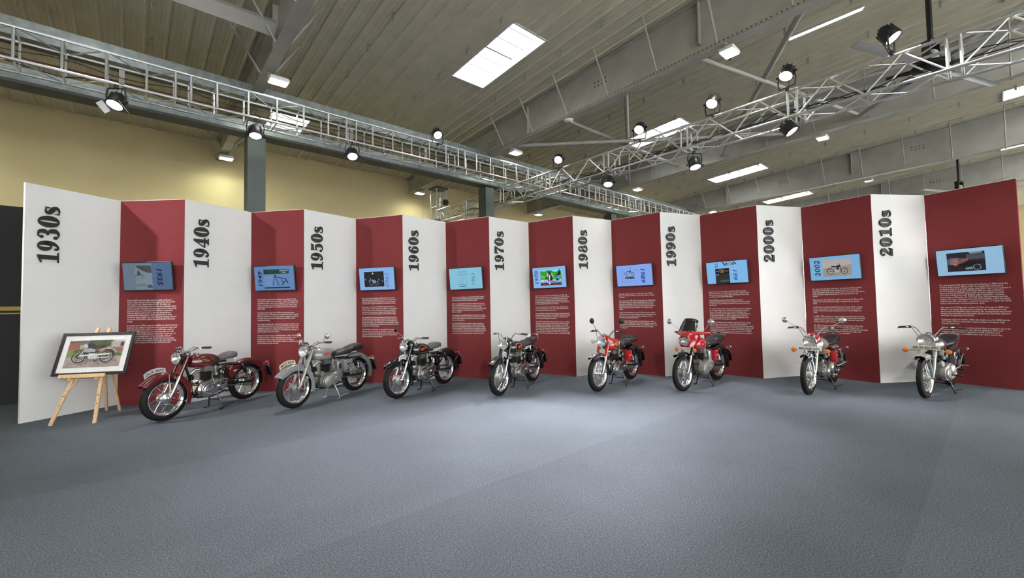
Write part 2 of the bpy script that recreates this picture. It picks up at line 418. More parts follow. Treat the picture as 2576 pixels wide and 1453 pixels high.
# rafters: welded I-sections with fly braces and bolts
ORD = ['first', 'second', 'third', 'fourth', 'fifth', 'sixth']
def isec(b, p0, p1, h0, h1, wf, tf, tw, up=Vector((0,0,1))):
    """I-beam whose TOP runs p0..p1, depth h0..h1"""
    p0 = Vector(p0); p1 = Vector(p1); d = (p1-p0); d.z = 0; d.normalize(); sd = Vector((-d.y, d.x, 0))
    def quadbox(za0, zb0, za1, zb1, w):
        vs = [p0+sd*(-w/2)+Vector((0,0,-zb0)), p0+sd*(w/2)+Vector((0,0,-zb0)), p0+sd*(w/2)+Vector((0,0,-za0)), p0+sd*(-w/2)+Vector((0,0,-za0)),
              p1+sd*(-w/2)+Vector((0,0,-zb1)), p1+sd*(w/2)+Vector((0,0,-zb1)), p1+sd*(w/2)+Vector((0,0,-za1)), p1+sd*(-w/2)+Vector((0,0,-za1))]
        b.add(vs, [(0,1,2,3),(7,6,5,4),(0,4,5,1),(1,5,6,2),(2,6,7,3),(3,7,4,0)])
    quadbox(0, tf, 0, tf, wf); quadbox(h0-tf, h0, h1-tf, h1, wf); quadbox(tf, h0-tf, tf, h1-tf, tw)
def rz(m): return roofz(m) - 0.03
for ri, u in enumerate(RAFT):
    r = thing('rafter', ['grey steel rafter off to the far left of the hall roof', 'grey steel rafter above the 1940s panel, carrying a lit floodlight', 'deep grey rafter with fly braces crossing the middle of the roof', 'grey rafter passing behind the right-hand lighting truss', 'distant grey rafter above the 2000s panel', 'farthest grey rafter at the end of the roof'][ri],
              'beam', (0,0,0), group='roof rafters')
    b = MB(); isec(b, bw(u, 5.15, rz(5.15)-0.02), bw(u, 0, rz(0)-0.02), 0.55, 0.82, 0.22, 0.018, 0.012); b.build('rafter_end', STEEL, r, 0)
    b = MB(); isec(b, bw(u, 0, rz(0)-0.02), bw(u, -9.5, rz(-9.5)-0.02), 0.82, 1.22, 0.22, 0.018, 0.012); b.build('rafter_span', STEEL, r, 0)
    b = MB(); isec(b, bw(u, -9.5, rz(-9.5)-0.02), bw(u, -31, rz(-31)-0.02), 1.22, 1.22, 0.22, 0.018, 0.012); b.build('rafter_span', STEEL, r, 0)
    for m in [4.0, 2.6] + [-0.9-1.25*k for k in range(9)]:
        h = 0.55 + (5.15-m)/5.15*0.27 if m > 0 else 0.82 - m/9.5*0.4
        for sgn in (-1, 1):
            b = MB(); b.tube([bw(u+sgn*0.10, m, rz(m)-h+0.02), bw(u+sgn*0.62, m, roofz(m)-0.05)], 0.021, 6); b.build('fly_brace', STEEL, r, 40)
    # stiffener plates and bolt clusters on the web
    for m in (-1.9, -6.8):
        b = MB(); b.box((0,0,0), (0.20, 0.016, 0.86)); o = b.build('stiffener', STEEL, r, 0); o.location = bw(u, m, rz(m)-0.46); o.rotation_euler = BR
    for m in (-0.05, -4.2, -8.6):
        for a in range(4):
            for c in range(2):
                b = MB(); b.lathe([(0, -0.012), (0.019, -0.012), (0.022, 0), (0.019, 0.012), (0, 0.012)], (0,0,0), (1,0,0), 8)
                o = b.build('bolt', STEEL_D, r, 30); o.location = bw(u, m-0.11*a, rz(m)-0.42-0.10*c); o.rotation_euler = BR
# perforated cable tray riding on the bottom flange of the middle rafter
tr = thing('cable_tray', 'beige perforated cable tray running along the middle rafter', 'cable tray')
b = MB()
def flangez(m): return rz(m) - 0.02 - (0.82 - m/9.5*0.4 if m > -9.5 else 1.22)
p = [(-0.13, 0.02), (-0.02, 0.02), (-0.02, 0.03), (-0.12, 0.03), (-0.12, 0.075), (-0.13, 0.075)]
b.loft([[bw(RAFT[2]+x, m, flangez(m)+z) for x, z in p] for m in (-0.3, -4.5, -9.5)]); b.build('tray', mat('tray_beige', (0.45, 0.41, 0.33), 0.6), tr, 0)
sl = MB(); sl.box((0,0,0), (0.004, 0.035, 0.022)); slm = sl.mesh('slot', STEEL_D, 0)
for k in range(110):
    m = -0.4 - k*0.08
    link('slot', slm, tr, loc=bw(RAFT[2]-0.131, m, flangez(m)+0.05), rot=BR)

# roof bracing tubes and struts between the rafters
def brace(label, a, c, r=0.055, box=False, name='roof_brace'):
    b = MB(); b.tube([a, c], r, 4 if box else 10)
    o = b.build(name, STEEL, None, 40); tag(o, label, 'brace', 'roof bracing')
def rb(u, m, dz): return bw(u, m, roofz(m)-dz)
brace('diagonal tube brace dropping left from the middle rafter', rb(6.5, -5.0, .85), rb(12.9, -0.9, .75))
brace('diagonal tube brace crossing beneath the second skylight', rb(6.5, -1.0, .82), rb(12.9, -6.6, .95))
brace('straight tube strut between middle and right rafters', rb(6.5, -2.95, .75), rb(12.9, -2.95, .75), 0.05)
brace('thin tube brace behind the right-hand stage lamps', rb(6.5, -6.6, 1.0), rb(12.9, -8.2, 1.05), 0.05)
brace('square strut joining the left rafter at top left', rb(-0.1, -2.05, .62), rb(-6.2, -2.05, .62), 0.16, True)
brace('diagonal tube brace at the upper right above the lamps', rb(6.5, -8.6, 1.0), rb(12.9, -4.5, .9), 0.055)
brace('short flat strut near the lit floodlight at left', rb(0.1, -3.4, .5), rb(1.6, -5.6, .4), 0.05)

# columns
CS = 0.34
for i, u in enumerate(RAFT[1:5]):
    c = thing('steel_column', ['dark steel column rising behind the 1940s and red panels', 'dark steel column behind the crossing of the two trusses', 'dark steel column rising behind the 1990s panel', 'far dark steel column hidden behind the 2000s panel'][i], 'column', bw(u, 0.12, 0), BR, group='hall columns')
    b = MB()
    b.box((0, 0, 2.68), (CS-0.03, 0.02, 5.36)); 
    b.box((0, -CS/2, 2.68), (CS, 0.025, 5.36)); b.box((0, CS/2, 2.68), (CS, 0.025, 5.36))
    b.build('shaft', COLM, c, 0)
    b = MB(); b.box((-CS/2+0.01, 0, 2.68), (0.02, CS, 5.36)); b.build('side_plate', STEEL_D, c, 0)
    b = MB(); b.rbox((0, 0, 3.71), (CS+0.06, CS+0.06, 0.05), 0.01); b.build('collar', COLM, c, 0)

# twin steel girders on the columns, with a brown pipe slung between
g = thing('steel_girder', 'galvanised twin girder resting on the columns behind the long truss', 'beam', bw(0, 0.1, 0), BR)
ends = [-13] + RAFT
for a, c in zip(ends[:-1], ends[1:]):
    b = MB(); L = c-a-0.02; xm = (a+c)/2
    b.box((xm, -0.15, 6.33), (L, 0.012, 0.30)); b.box((xm, -0.08, 6.475), (L, 0.15, 0.012)); b.box((xm, -0.08, 6.185), (L, 0.15, 0.012))
    b.build('upper_channel', GALV, g, 0)
    b = MB(); b.box((xm, 0.10, 6.30), (L, 0.30, 0.24)); b.build('upper_web_shaded', STEEL_D, g, 0)  # dark colour stands in for the shade on the web
    b = MB(); b.box((xm, -0.16, 5.56), (L, 0.012, 0.22)); b.box((xm, 0.0, 5.665), (L, 0.32, 0.012)); b.build('lower_channel', GALV, g, 0)
    b = MB(); b.box((xm, 0.02, 5.43), (L, 0.36, 0.05)); b.build('lower_flange', STEEL_D, g, 0)
    for x in (a+L*.33, a+L*.66):
        b = MB(); b.box((x, 0.0, 5.93), (0.08, 0.04, 0.48)); b.build('hanger_plate', STEEL, g, 0)
    b = MB(); b.box((c-0.22, -0.165, 6.33), (0.24, 0.02, 0.24)); b.build('splice_plate', GALV, g, 0)
    b = MB()
    for dx in (-0.07, 0.07):
        for dz in (-0.07, 0.07): b.lathe([(0.012, 0), (0.012, 0.012), (0, 0.012)], (c-0.22+dx, -0.175, 6.33+dz), (0,-1,0), 6)
    o = b.build('splice_bolts', STEEL_D, g, 0); o['kind'] = 'stuff'
b = MB(); b.tube([(-13, 0.32, 6.0), (27, 0.32, 6.0)], 0.036, 8); pp = b.build('sprinkler_pipe', RUSTP); pp.location = bw(0, 0.1, 0); pp.rotation_euler = BR
tag(pp, 'brown painted sprinkler pipe running between the girders', 'pipe')

# ------------------------------------------------------------------ hall floodlights on the rafters
FLOODS_SEEN = {(1, -1.1): 'bright floodlight under the left rafter above the truss', (1, 4.4): 'small lit floodlight at the wall end of the left rafter',
               (2, -1.1): 'lit floodlight under the middle rafter above the truss crossing', (2, 4.4): 'lit floodlight by the wall near the truss tower',
               (3, -1.1): 'lit floodlight right of the truss crossing', (3, 4.4): 'small lit floodlight low behind the 1970s panel',
               (3, -7.3): 'lit floodlight between rafters at upper right', (4, -1.1): 'far lit floodlight above the 2000s panel', (4, -7.3): 'unlit floodlight under the far right rafter'}
def floodlight(u, m, z, label, lit=True, power=1.0):
    f = thing('floodlight', label, 'floodlight', bw(u, m, z), (0, 0, BROT), group='hall floodlights')
    b = MB(); b.rbox((0, 0, 0.035), (0.36, 0.28, 0.07), 0.02); b.build('housing', WHITE_PAINT if lit else STEEL, f, 30)
    b = MB(); b.box((0, 0, -0.004), (0.31, 0.23, 0.008)); b.build('lens', FLOODLENS if lit else FLOODOFF, f, 0)
    b = MB(); b.tube([(-0.185, 0, 0.03), (-0.185, 0, 0.14), (0.185, 0, 0.14), (0.185, 0, 0.03)], 0.012, 6); b.build('bracket', STEEL, f, 30)
    if lit:
        l = bpy.data.lights.new('floodlight_lamp', 'AREA'); l.shape = 'RECTANGLE'; l.size = 0.31; l.size_y = 0.23; l.energy = FLOOD_W*power; l.color = FLOOD_COL; l.spread = math.radians(150)
        o = bpy.data.objects.new('floodlight_lamp', l); COL.objects.link(o); o.parent = f; o.location = (0, 0, -0.02)
ROWNAME = {-14.5: 'row behind the camera', -21.5: 'second row behind the camera', -7.3: 'row over the open floor'}
for ri, u in enumerate(RAFT):
    for m in (4.4, -1.1, -7.3, -14.5, -21.5):
        if ri == 5 and m not in (-14.5,): continue
        lab = FLOODS_SEEN.get((ri, m), 'floodlight on the %s rafter, %s' % (ORD[ri], ROWNAME.get(m, 'row along the wall' if m > 0 else 'row above the truss')))
        z = (flangez(m) if m < 0 else rz(m)-0.57-(5.15-m)/5.15*.27) - 0.15
        floodlight(u+(0.18 if m in (-1.1,) else 0.05), m, z, lab, lit=(ri, m) != (4, -7.3))
# a fluorescent batten in the roof at upper right
f = thing('tube_light', 'lit white tube light slung at the top right of the roof', 'lamp', bw(8.6, -8.35, roofz(-8.35)-0.45), (0, 0, BROT+PI/2))
b = MB(); b.rbox((0, 0, 0.03), (1.3, 0.07, 0.05), 0.01); b.build('housing', WHITE_PAINT, f, 0)
b = MB(); b.tube([(-0.62, 0, -0.01), (0.62, 0, -0.01)], 0.02, 8); b.build('tube', TUBELENS, f, 40)
f = thing('smoke_detector', 'white round smoke detector under the middle rafter', 'detector', bw(RAFT[2], -3.35, flangez(-3.35)))
b = MB(); b.lathe([(0, -0.07), (0.05, -0.07), (0.10, -0.05), (0.12, -0.02), (0.12, 0), (0, 0)], n=20); b.build('body', WHITE_PAINT, f, 40)
b = MB(); b.lathe([(0.055, -0.072), (0.06, -0.076), (0.065, -0.07)], n=20); b.build('ring', STEEL, f, 40)

# ------------------------------------------------------------------ trusses
def bar(r, L, n=8):
    b = MB(); b.tube([(0,0,0), (0,0,L)], r, n); return b
def put_bar(name, me_cache, p, q, r, mtl, parent, inv):
    p = Vector(p); q = Vector(q); L = round((q-p).length, 3); k = (name, L, r)
    if k not in me_cache: me_cache[k] = bar(r, L).mesh(name, mtl, 40)
    o = link(name, me_cache[k], parent, loc=p); o.rotation_mode = 'QUATERNION'; o.rotation_quaternion = (q-p).to_track_quat('Z', 'Y')
    return o
mc = {}
# long truss (ladder sides, zig-zag top and bottom), along U
T1 = thing('lighting_truss', 'bright aluminium box truss running along the girder from upper left', 'truss', bw(0, -1.0, 5.40), BR)
HT = 0.49; u0, u1 = -7.32, 19.68; N = 54
for y in (0, HT):
    for z in (0, HT):
        for a in range(9):
            xa = u0+a*3.0
            put_bar('chord', mc, (xa+0.01, y, z), (xa+2.99, y, z), 0.025, ALU, T1, 0)
            b = MB(); b.tube([(xa-0.06, y, z), (xa+0.06, y, z)], 0.033, 8)
            b.build('coupler', ALU, T1, 40)
far = MB()
def tb(name, p, q, r):
    if min(p[0], q[0]) < 8.6: put_bar(name, mc, p, q, r, ALU, T1, 0)
    else: far.tube([p, q], r, 6)
for i in range(N+1):
    x = u0+i*0.5
    if i % 6 == 0 and 0 < i < N:
        xs = (x-0.11, x+0.11)
    else: xs = (x,)
    for xx in xs:
        for y in (0, HT): tb('upright', (xx, y, 0), (xx, y, HT), 0.019)
        for z in (0, HT): tb('cross_bar', (xx, 0, z), (xx, HT, z), 0.014)
for i in range(N):
    xa, xb = u0+i*0.5+0.03, u0+(i+1)*0.5-0.03
    a, c = ((0, HT) if i % 2 == 0 else (HT, 0))
    for z in (0, HT): tb('diagonal_brace', (xa, a, z), (xb, c, z), 0.011)
o = far.build('far_lattice', ALU, T1, 40); o['kind'] = 'stuff'

# cross truss (zig-zag sides) coming towards the camera at right, along M
T2 = thing('lighting_truss', 'aluminium box truss crossing the floor towards the upper right corner', 'truss', bw(6.78, 0, 4.89), BR)
H2 = 0.47; m0, m1 = -14.2, 3.8; NS = 9
for x in (0, H2):
    for z in (0, H2):
        for a in range(NS):
            ya = m0+a*2.0
            put_bar('chord', mc, (x, ya+0.01, z), (x, ya+1.99, z), 0.025, ALU, T2, 0)
for a in range(NS):
    ya = m0+a*2.0
    for yy in (ya+0.07, ya+1.93):
        for x in (0, H2): put_bar('upright', mc, (x, yy, 0), (x, yy, H2), 0.019, ALU, T2, 0)
        for z in (0, H2): put_bar('cross_bar', mc, (0, yy, z), (H2, yy, z), 0.015, ALU, T2, 0)
    n = 4; st = 1.86/n
    for k in range(n):
        y0, y1 = ya+0.07+k*st, ya+0.07+(k+1)*st
        z0, z1 = (0, H2) if k % 2 == 0 else (H2, 0)
        for x in (0, H2): put_bar('diagonal_brace', mc, (x, y0, z0), (x, y1, z1), 0.014, ALU, T2, 0)
        xa, xb = (0, H2) if k % 2 == 0 else (H2, 0)
        for z in (0, H2): put_bar('diagonal_brace', mc, (xa, y0, z), (xb, y1, z), 0.011, ALU, T2, 0)
    for x in (0, H2):
        for z in (0, H2):
            b = MB(); b.tube([(x, ya-0.06, z), (x, ya+0.06, z)], 0.034, 8); b.build('coupler', STEEL if a % 2 else ALU, T2, 40)
# tower carrying the far end of the cross truss
T3 = thing('truss_tower', 'upright lattice tower at the far end of the cross truss', 'truss', bw(6.80, 3.72, 0), BR)
for x in (0, 0.43):
    for y in (0, 0.43):
        b = MB(); b.tube([(x, y, 0), (x, y, 6.25)], 0.024, 8); b.build('tower_leg', ALU, T3, 40)
for i in range(13):
    z = 0.04+i*0.5
    for p, q in (((0,0),(0.43,0)), ((0.43,0),(0.43,0.43)), ((0.43,0.43),(0,0.43)), ((0,0.43),(0,0))):
        put_bar('rung', mc, (p[0], p[1], z), (q[0], q[1], z), 0.012, ALU, T3, 0)
        if i < 12: put_bar('diagonal_brace', mc, (p[0], p[1], z), (q[0], q[1], z+0.5), 0.010, ALU, T3, 0)
b = MB(); b.rbox((0.215, 0.215, 6.28), (0.56, 0.56, 0.07), 0.01); b.build('head_block', STEEL_D, T3, 0)
b = MB(); b.rbox((0.215, 0.215, 4.95), (0.66, 0.66, 0.10), 0.02)
b.build('sleeve_block', STEEL_D, T3, 0)
b = MB(); b.box((0.215, 0.215, 0.02), (0.9, 0.9, 0.04)); b.build('base_plate', STEEL_D, T3, 0)
b = MB(); b.lathe([(0, -0.05), (0.11, -0.05), (0.13, 0), (0.11, 0.05), (0, 0.05)], (0.36, -0.06, 5.72), (0,1,0), 14); b.build('hoist_wheel', BLK_PLASTIC, T3, 40)

# ------------------------------------------------------------------ stage lamps
def par_lamp(label, pos, target, hang, power=1.0, angle=46, lens=True, blend=0.75):
    """round LED stage lamp; hang=-1 below the truss bar, +1 standing on top of it"""
    pos = Vector(pos); target = Vector(target)
    t = thing('stage_lamp', label, 'stage lamp', pos, (0,0,0), group='stage lamps on the trusses')
    q = (target-pos).to_track_quat('-Z', 'Y').to_matrix().to_4x4()
    b = MB(); b.m = q
    b.lathe([(0, 0.20), (0.05, 0.20), (0.075, 0.17), (0.105, 0.13), (0.122, 0.06), (0.125, -0.04), (0.118, -0.065), (0.108, -0.065), (0.104, -0.04)], n=22)
    for k in range(10):
        a = 2*PI*k/10; b.box((0.115*math.cos(a), 0.115*math.sin(a), 0.08), (0.014, 0.014, 0.12), Matrix.Rotation(a, 3, 'Z'))
    b.build('lamp_body', BLK_PLASTIC, t, 40)
    b = MB(); b.m = q; b.lathe([(0.106, -0.045), (0.07, -0.052), (0, -0.055)], n=22); b.build('lamp_lens', LED, t, 40)
    d = (target-pos).normalized(); sd = d.cross(Vector((0,0,1)))
    sd = sd.normalized() if sd.length > 1e-3 else Vector((1,0,0))
    h = 0.235*hang*-1.0
    up = Vector((0,0,0.24 if hang < 0 else -0.24))
    b = MB(); b.tube([sd*0.13, sd*0.15+up*0.5, sd*0.13+up, sd*-0.13+up, sd*-0.15+up*0.5, sd*-0.13], 0.012, 6); b.build('yoke', BLK_PLASTIC, t, 30)
    b = MB(); b.tube([sd*0.125, sd*0.175], 0.022, 8); b.tube([sd*-0.125, sd*-0.175], 0.022, 8); b.build('knob', BLK_PLASTIC, t, 30)
    b = MB(); b.rbox(up*1.12, (0.05, 0.05, 0.07), 0.01); b.build('clamp', BLK_PLASTIC, t, 30)
    if hang < 0:
        b = MB(); p = [-d*0.18, -d*0.26+Vector((0,0,0.06)), -d*0.2+Vector((0.06,0.02,0.2)), up*1.2+Vector((0.1,0,0.02)), up*1.5]; b.tube(p, 0.006, 5); b.build('power_cable', CABLE, t, 40)
    else:
        b = MB(); p = [-d*0.18, -d*0.28+Vector((0,0,-0.06)), up*0.9-d*0.18, up*1.3-d*0.05]; b.tube(p, 0.006, 5); b.build('power_cable', CABLE, t, 40)
    spot('stage_lamp_beam', pos+d*0.075, target, PAR_W*power, angle, blend, PAR_COL, 0.085)
    return t
def fdir(x, y, z=0.0): return (x, y, z)
_t = par_lamp('stage lamp with open barn door hanging below the truss at far left', bw(-2.2, -1.0, 5.08), (-6.2, 4.2, 0), -1, 0.08, 60)
for _k, _x in enumerate((-0.13, 0.12)):
    b = MB(); b.m = (Vector((-6.2, 4.2, 0))-Vector(bw(-2.2, -1.0, 5.08))).to_track_quat('-Z', 'Y').to_matrix().to_4x4(); b.box((_x*1.25, 0.0, -0.10), (0.10, 0.20, 0.004), Matrix.Rotation(0.9 if _x > 0 else -0.9, 3, 'Y')); b.build('barn_door', WHITE_PAINT, _t, 0)
par_lamp('stage lamp hanging in front of the left steel column', bw(-0.2, -1.0, 5.08), (-3.9, 6.6, 0), -1, 0.14, 60)
par_lamp('stage lamp hanging below the truss above the 1950s panel', bw(1.7, -1.0, 5.08), (-1.8, 6.6, 0), -1, 0.25, 60)
par_lamp('stage lamp standing on top of the long truss', bw(3.9, -1.05, 6.10), (0.9, 5.8, 0), 1, 0.8, 38)
par_lamp('stage lamp standing on the cross truss just past the crossing', bw(6.70, -2.7, 5.60), (-0.5, 5.4, 0), 1, 1.0, 40)
par_lamp('stage lamp standing on the cross truss before the second skylight', bw(6.70, -5.2, 5.62), (-0.6, 4.9, 0), 1, 1.0, 42)
par_lamp('stage lamp standing on the cross truss, third from the right corner', bw(6.70, -6.85, 5.62), (0.4, 5.3, 0), 1, 1.0, 42)
par_lamp('stage lamp glowing with coloured dots, second from the right corner', bw(6.70, -8.15, 5.64), (1.7, 5.6, 0), 1, 0.75, 42)
par_lamp('stage lamp seen side-on, nearest the upper right corner', bw(6.70, -9.55, 5.64), (7.9, 3.4, 0.0), 1, 0.35, 55)
par_lamp('stage lamp hanging below the cross truss above the 1980s panel', bw(6.70, -4.3, 4.58), (1.7, 8.4, 0.3), -1, 0.22, 60)
par_lamp('stage lamp hanging lowest below the cross truss above the 1990s panel', bw(6.70, -6.45, 4.45), (3.9, 7.2, 0.2), -1, 0.25, 62)
par_lamp('stage lamp tilted under the cross truss at right', bw(6.95, -8.1, 4.72), (7.0, 5.5, 0.3), -1, 0.22, 62)
par_lamp('stage lamp on the near left end of the long truss, out past the picture edge', bw(-6.6, -1.0, 5.08), (-2.4, 8.6, 0.7), -1, 0.75, 62)
par_lamp('stage lamp on the near end of the cross truss, out past the picture edge', bw(6.70, -11.7, 5.62), (4.6, 8.8, 0.8), 1, 0.6, 58)
par_lamp('stage lamp at the very end of the cross truss, out past the picture edge', bw(6.70, -13.3, 5.62), (7.2, 8.0, 0.8), 1, 0.6, 58)
# cables looped along the cross truss
b = MB()
rng = random.Random(3)
for off in (0.0, 0.05, 0.1):
    pts = []
    for k in range(60):
        m = -13.5+k*0.28; sag = 0.05*math.sin(k*1.9+off*40)
        pts.append(bw(7.0+off+0.03*math.sin(k*1.1), m, 5.06+sag+0.04*math.sin(k*0.7+off*9)))
    b.tube(pts, 0.009, 5)
o = b.build('power_cable', CABLE, None, 40); tag(o, 'bundle of black cables lying inside the cross truss', 'cable')
b = MB(); pts = []
for k in range(70):
    u = -6.5+k*0.26; pts.append(bw(u, -0.62, 5.44+0.03*math.sin(k*0.9)+(0.12*abs(math.sin(k*0.45)))))
b.tube(pts, 0.008, 5); pts = [bw(-6.0+k*0.3, -0.55, 5.80-0.10*abs(math.sin(k*0.6))) for k in range(46)]; b.tube(pts, 0.007, 5)
o = b.build('power_cable', CABLE, None, 40); tag(o, 'thin black cables sagging along the long truss', 'cable')

# ------------------------------------------------------------------ ceiling fans on drop poles
def fan(label, hub, a0, rl, drop):
    hub = Vector(hub); f = thing('ceiling_fan', label, 'ceiling fan', hub, (0,0,a0))
    b = MB(); b.tube([(0,0,0.40), (0,0,drop)], 0.05, 8); b.build('drop_pole', BLK_PLASTIC, f, 30)
    b = MB()
    b.box((0,0,0.42), (0.34, 0.16, 0.05)); b.box((0.16,0,0.22), (0.035, 0.14, 0.42)); b.box((-0.16,0,0.22), (0.035, 0.14, 0.42)); b.build('yoke_frame', BLK_PLASTIC, f, 0)
    b = MB(); b.lathe([(0, 0.28), (0.06, 0.28), (0.10, 0.24), (0.12, 0.05), (0.12, -0.02), (0,-0.02)], n=16); b.build('motor', STEEL, f, 30)
    b = MB(); b.lathe([(0, 0.0), (0.30, 0.0), (0.33, -0.03), (0.33, -0.09), (0.26, -0.13), (0, -0.14)], n=18); b.build('hub', BLK_PLASTIC, f, 30)
    for k in range(6):
        a = PI*2*k/6; R = Matrix.Rotation(a, 4, 'Z') @ Matrix.Rotation(math.radians(9), 4, 'X')
        b = MB(); b.m = R; b.box((0.47, 0, -0.05), (0.46, 0.10, 0.02)); b.build('blade_arm', BLK_PLASTIC, f, 0)
        b = MB(); b.m = R
        sec = [(-0.09, 0.0), (-0.05, 0.014), (0.02, 0.016), (0.09, 0.002), (0.02, -0.006), (-0.05, -0.006)]
        b.loft([[(x, y, z-0.05) for y, z in sec] for x in (0.45, 0.45+rl)]); b.build('fan_blade', mat('fan_blade_grey', (0.42, 0.41, 0.39), 0.4), f, 30)
fan('black hubbed ceiling fan with long grey blades at the upper right', bw(10.0, -9.8, 6.30), math.radians(20), 1.9, 1.5)
fan('far ceiling fan on a black pole above the last red panel', bw(25.4, -9.6, 6.3), 0.3, 1.9, 1.5)
# ================================================================== THE ZIG-ZAG DISPLAY WALL
VX = [(-7.445, 6.492), (-7.08, 7.695), (-5.886, 7.659), (-5.369, 8.786), (-4.186, 8.594), (-3.516, 9.637), (-2.366, 9.278), (-1.566, 10.201), (-0.496, 9.66), (0.432, 10.446), (1.423, 9.747), (2.453, 10.371), (3.354, 9.53), (4.457, 9.998), (5.237, 9.032), (6.399, 9.348), (7.054, 8.293), (8.255, 8.455), (8.782, 7.345)]
PH = 3.66
YEARS = ['1930s', '1940s', '1950s', '1960s', '1970s', '1980s', '1990s', '2000s', '2010s']
SCR_Y = ['1935', '1949', '1960', '1961', '1970', '1989', '199', '2002', '']
def pframe(i):
    a, b = Vector(VX[i]), Vector(VX[i+1]); d = (b-a); L = d.length; d.normalize()
    return a, d, L, math.atan2(d.y, d.x)
def ppos(i, s, off, z):
    a, d, L, ang = pframe(i); n = Vector((d.y, -d.x))     # towards the viewer
    q = a + d*s + n*off
    return Vector((q.x, q.y, z))
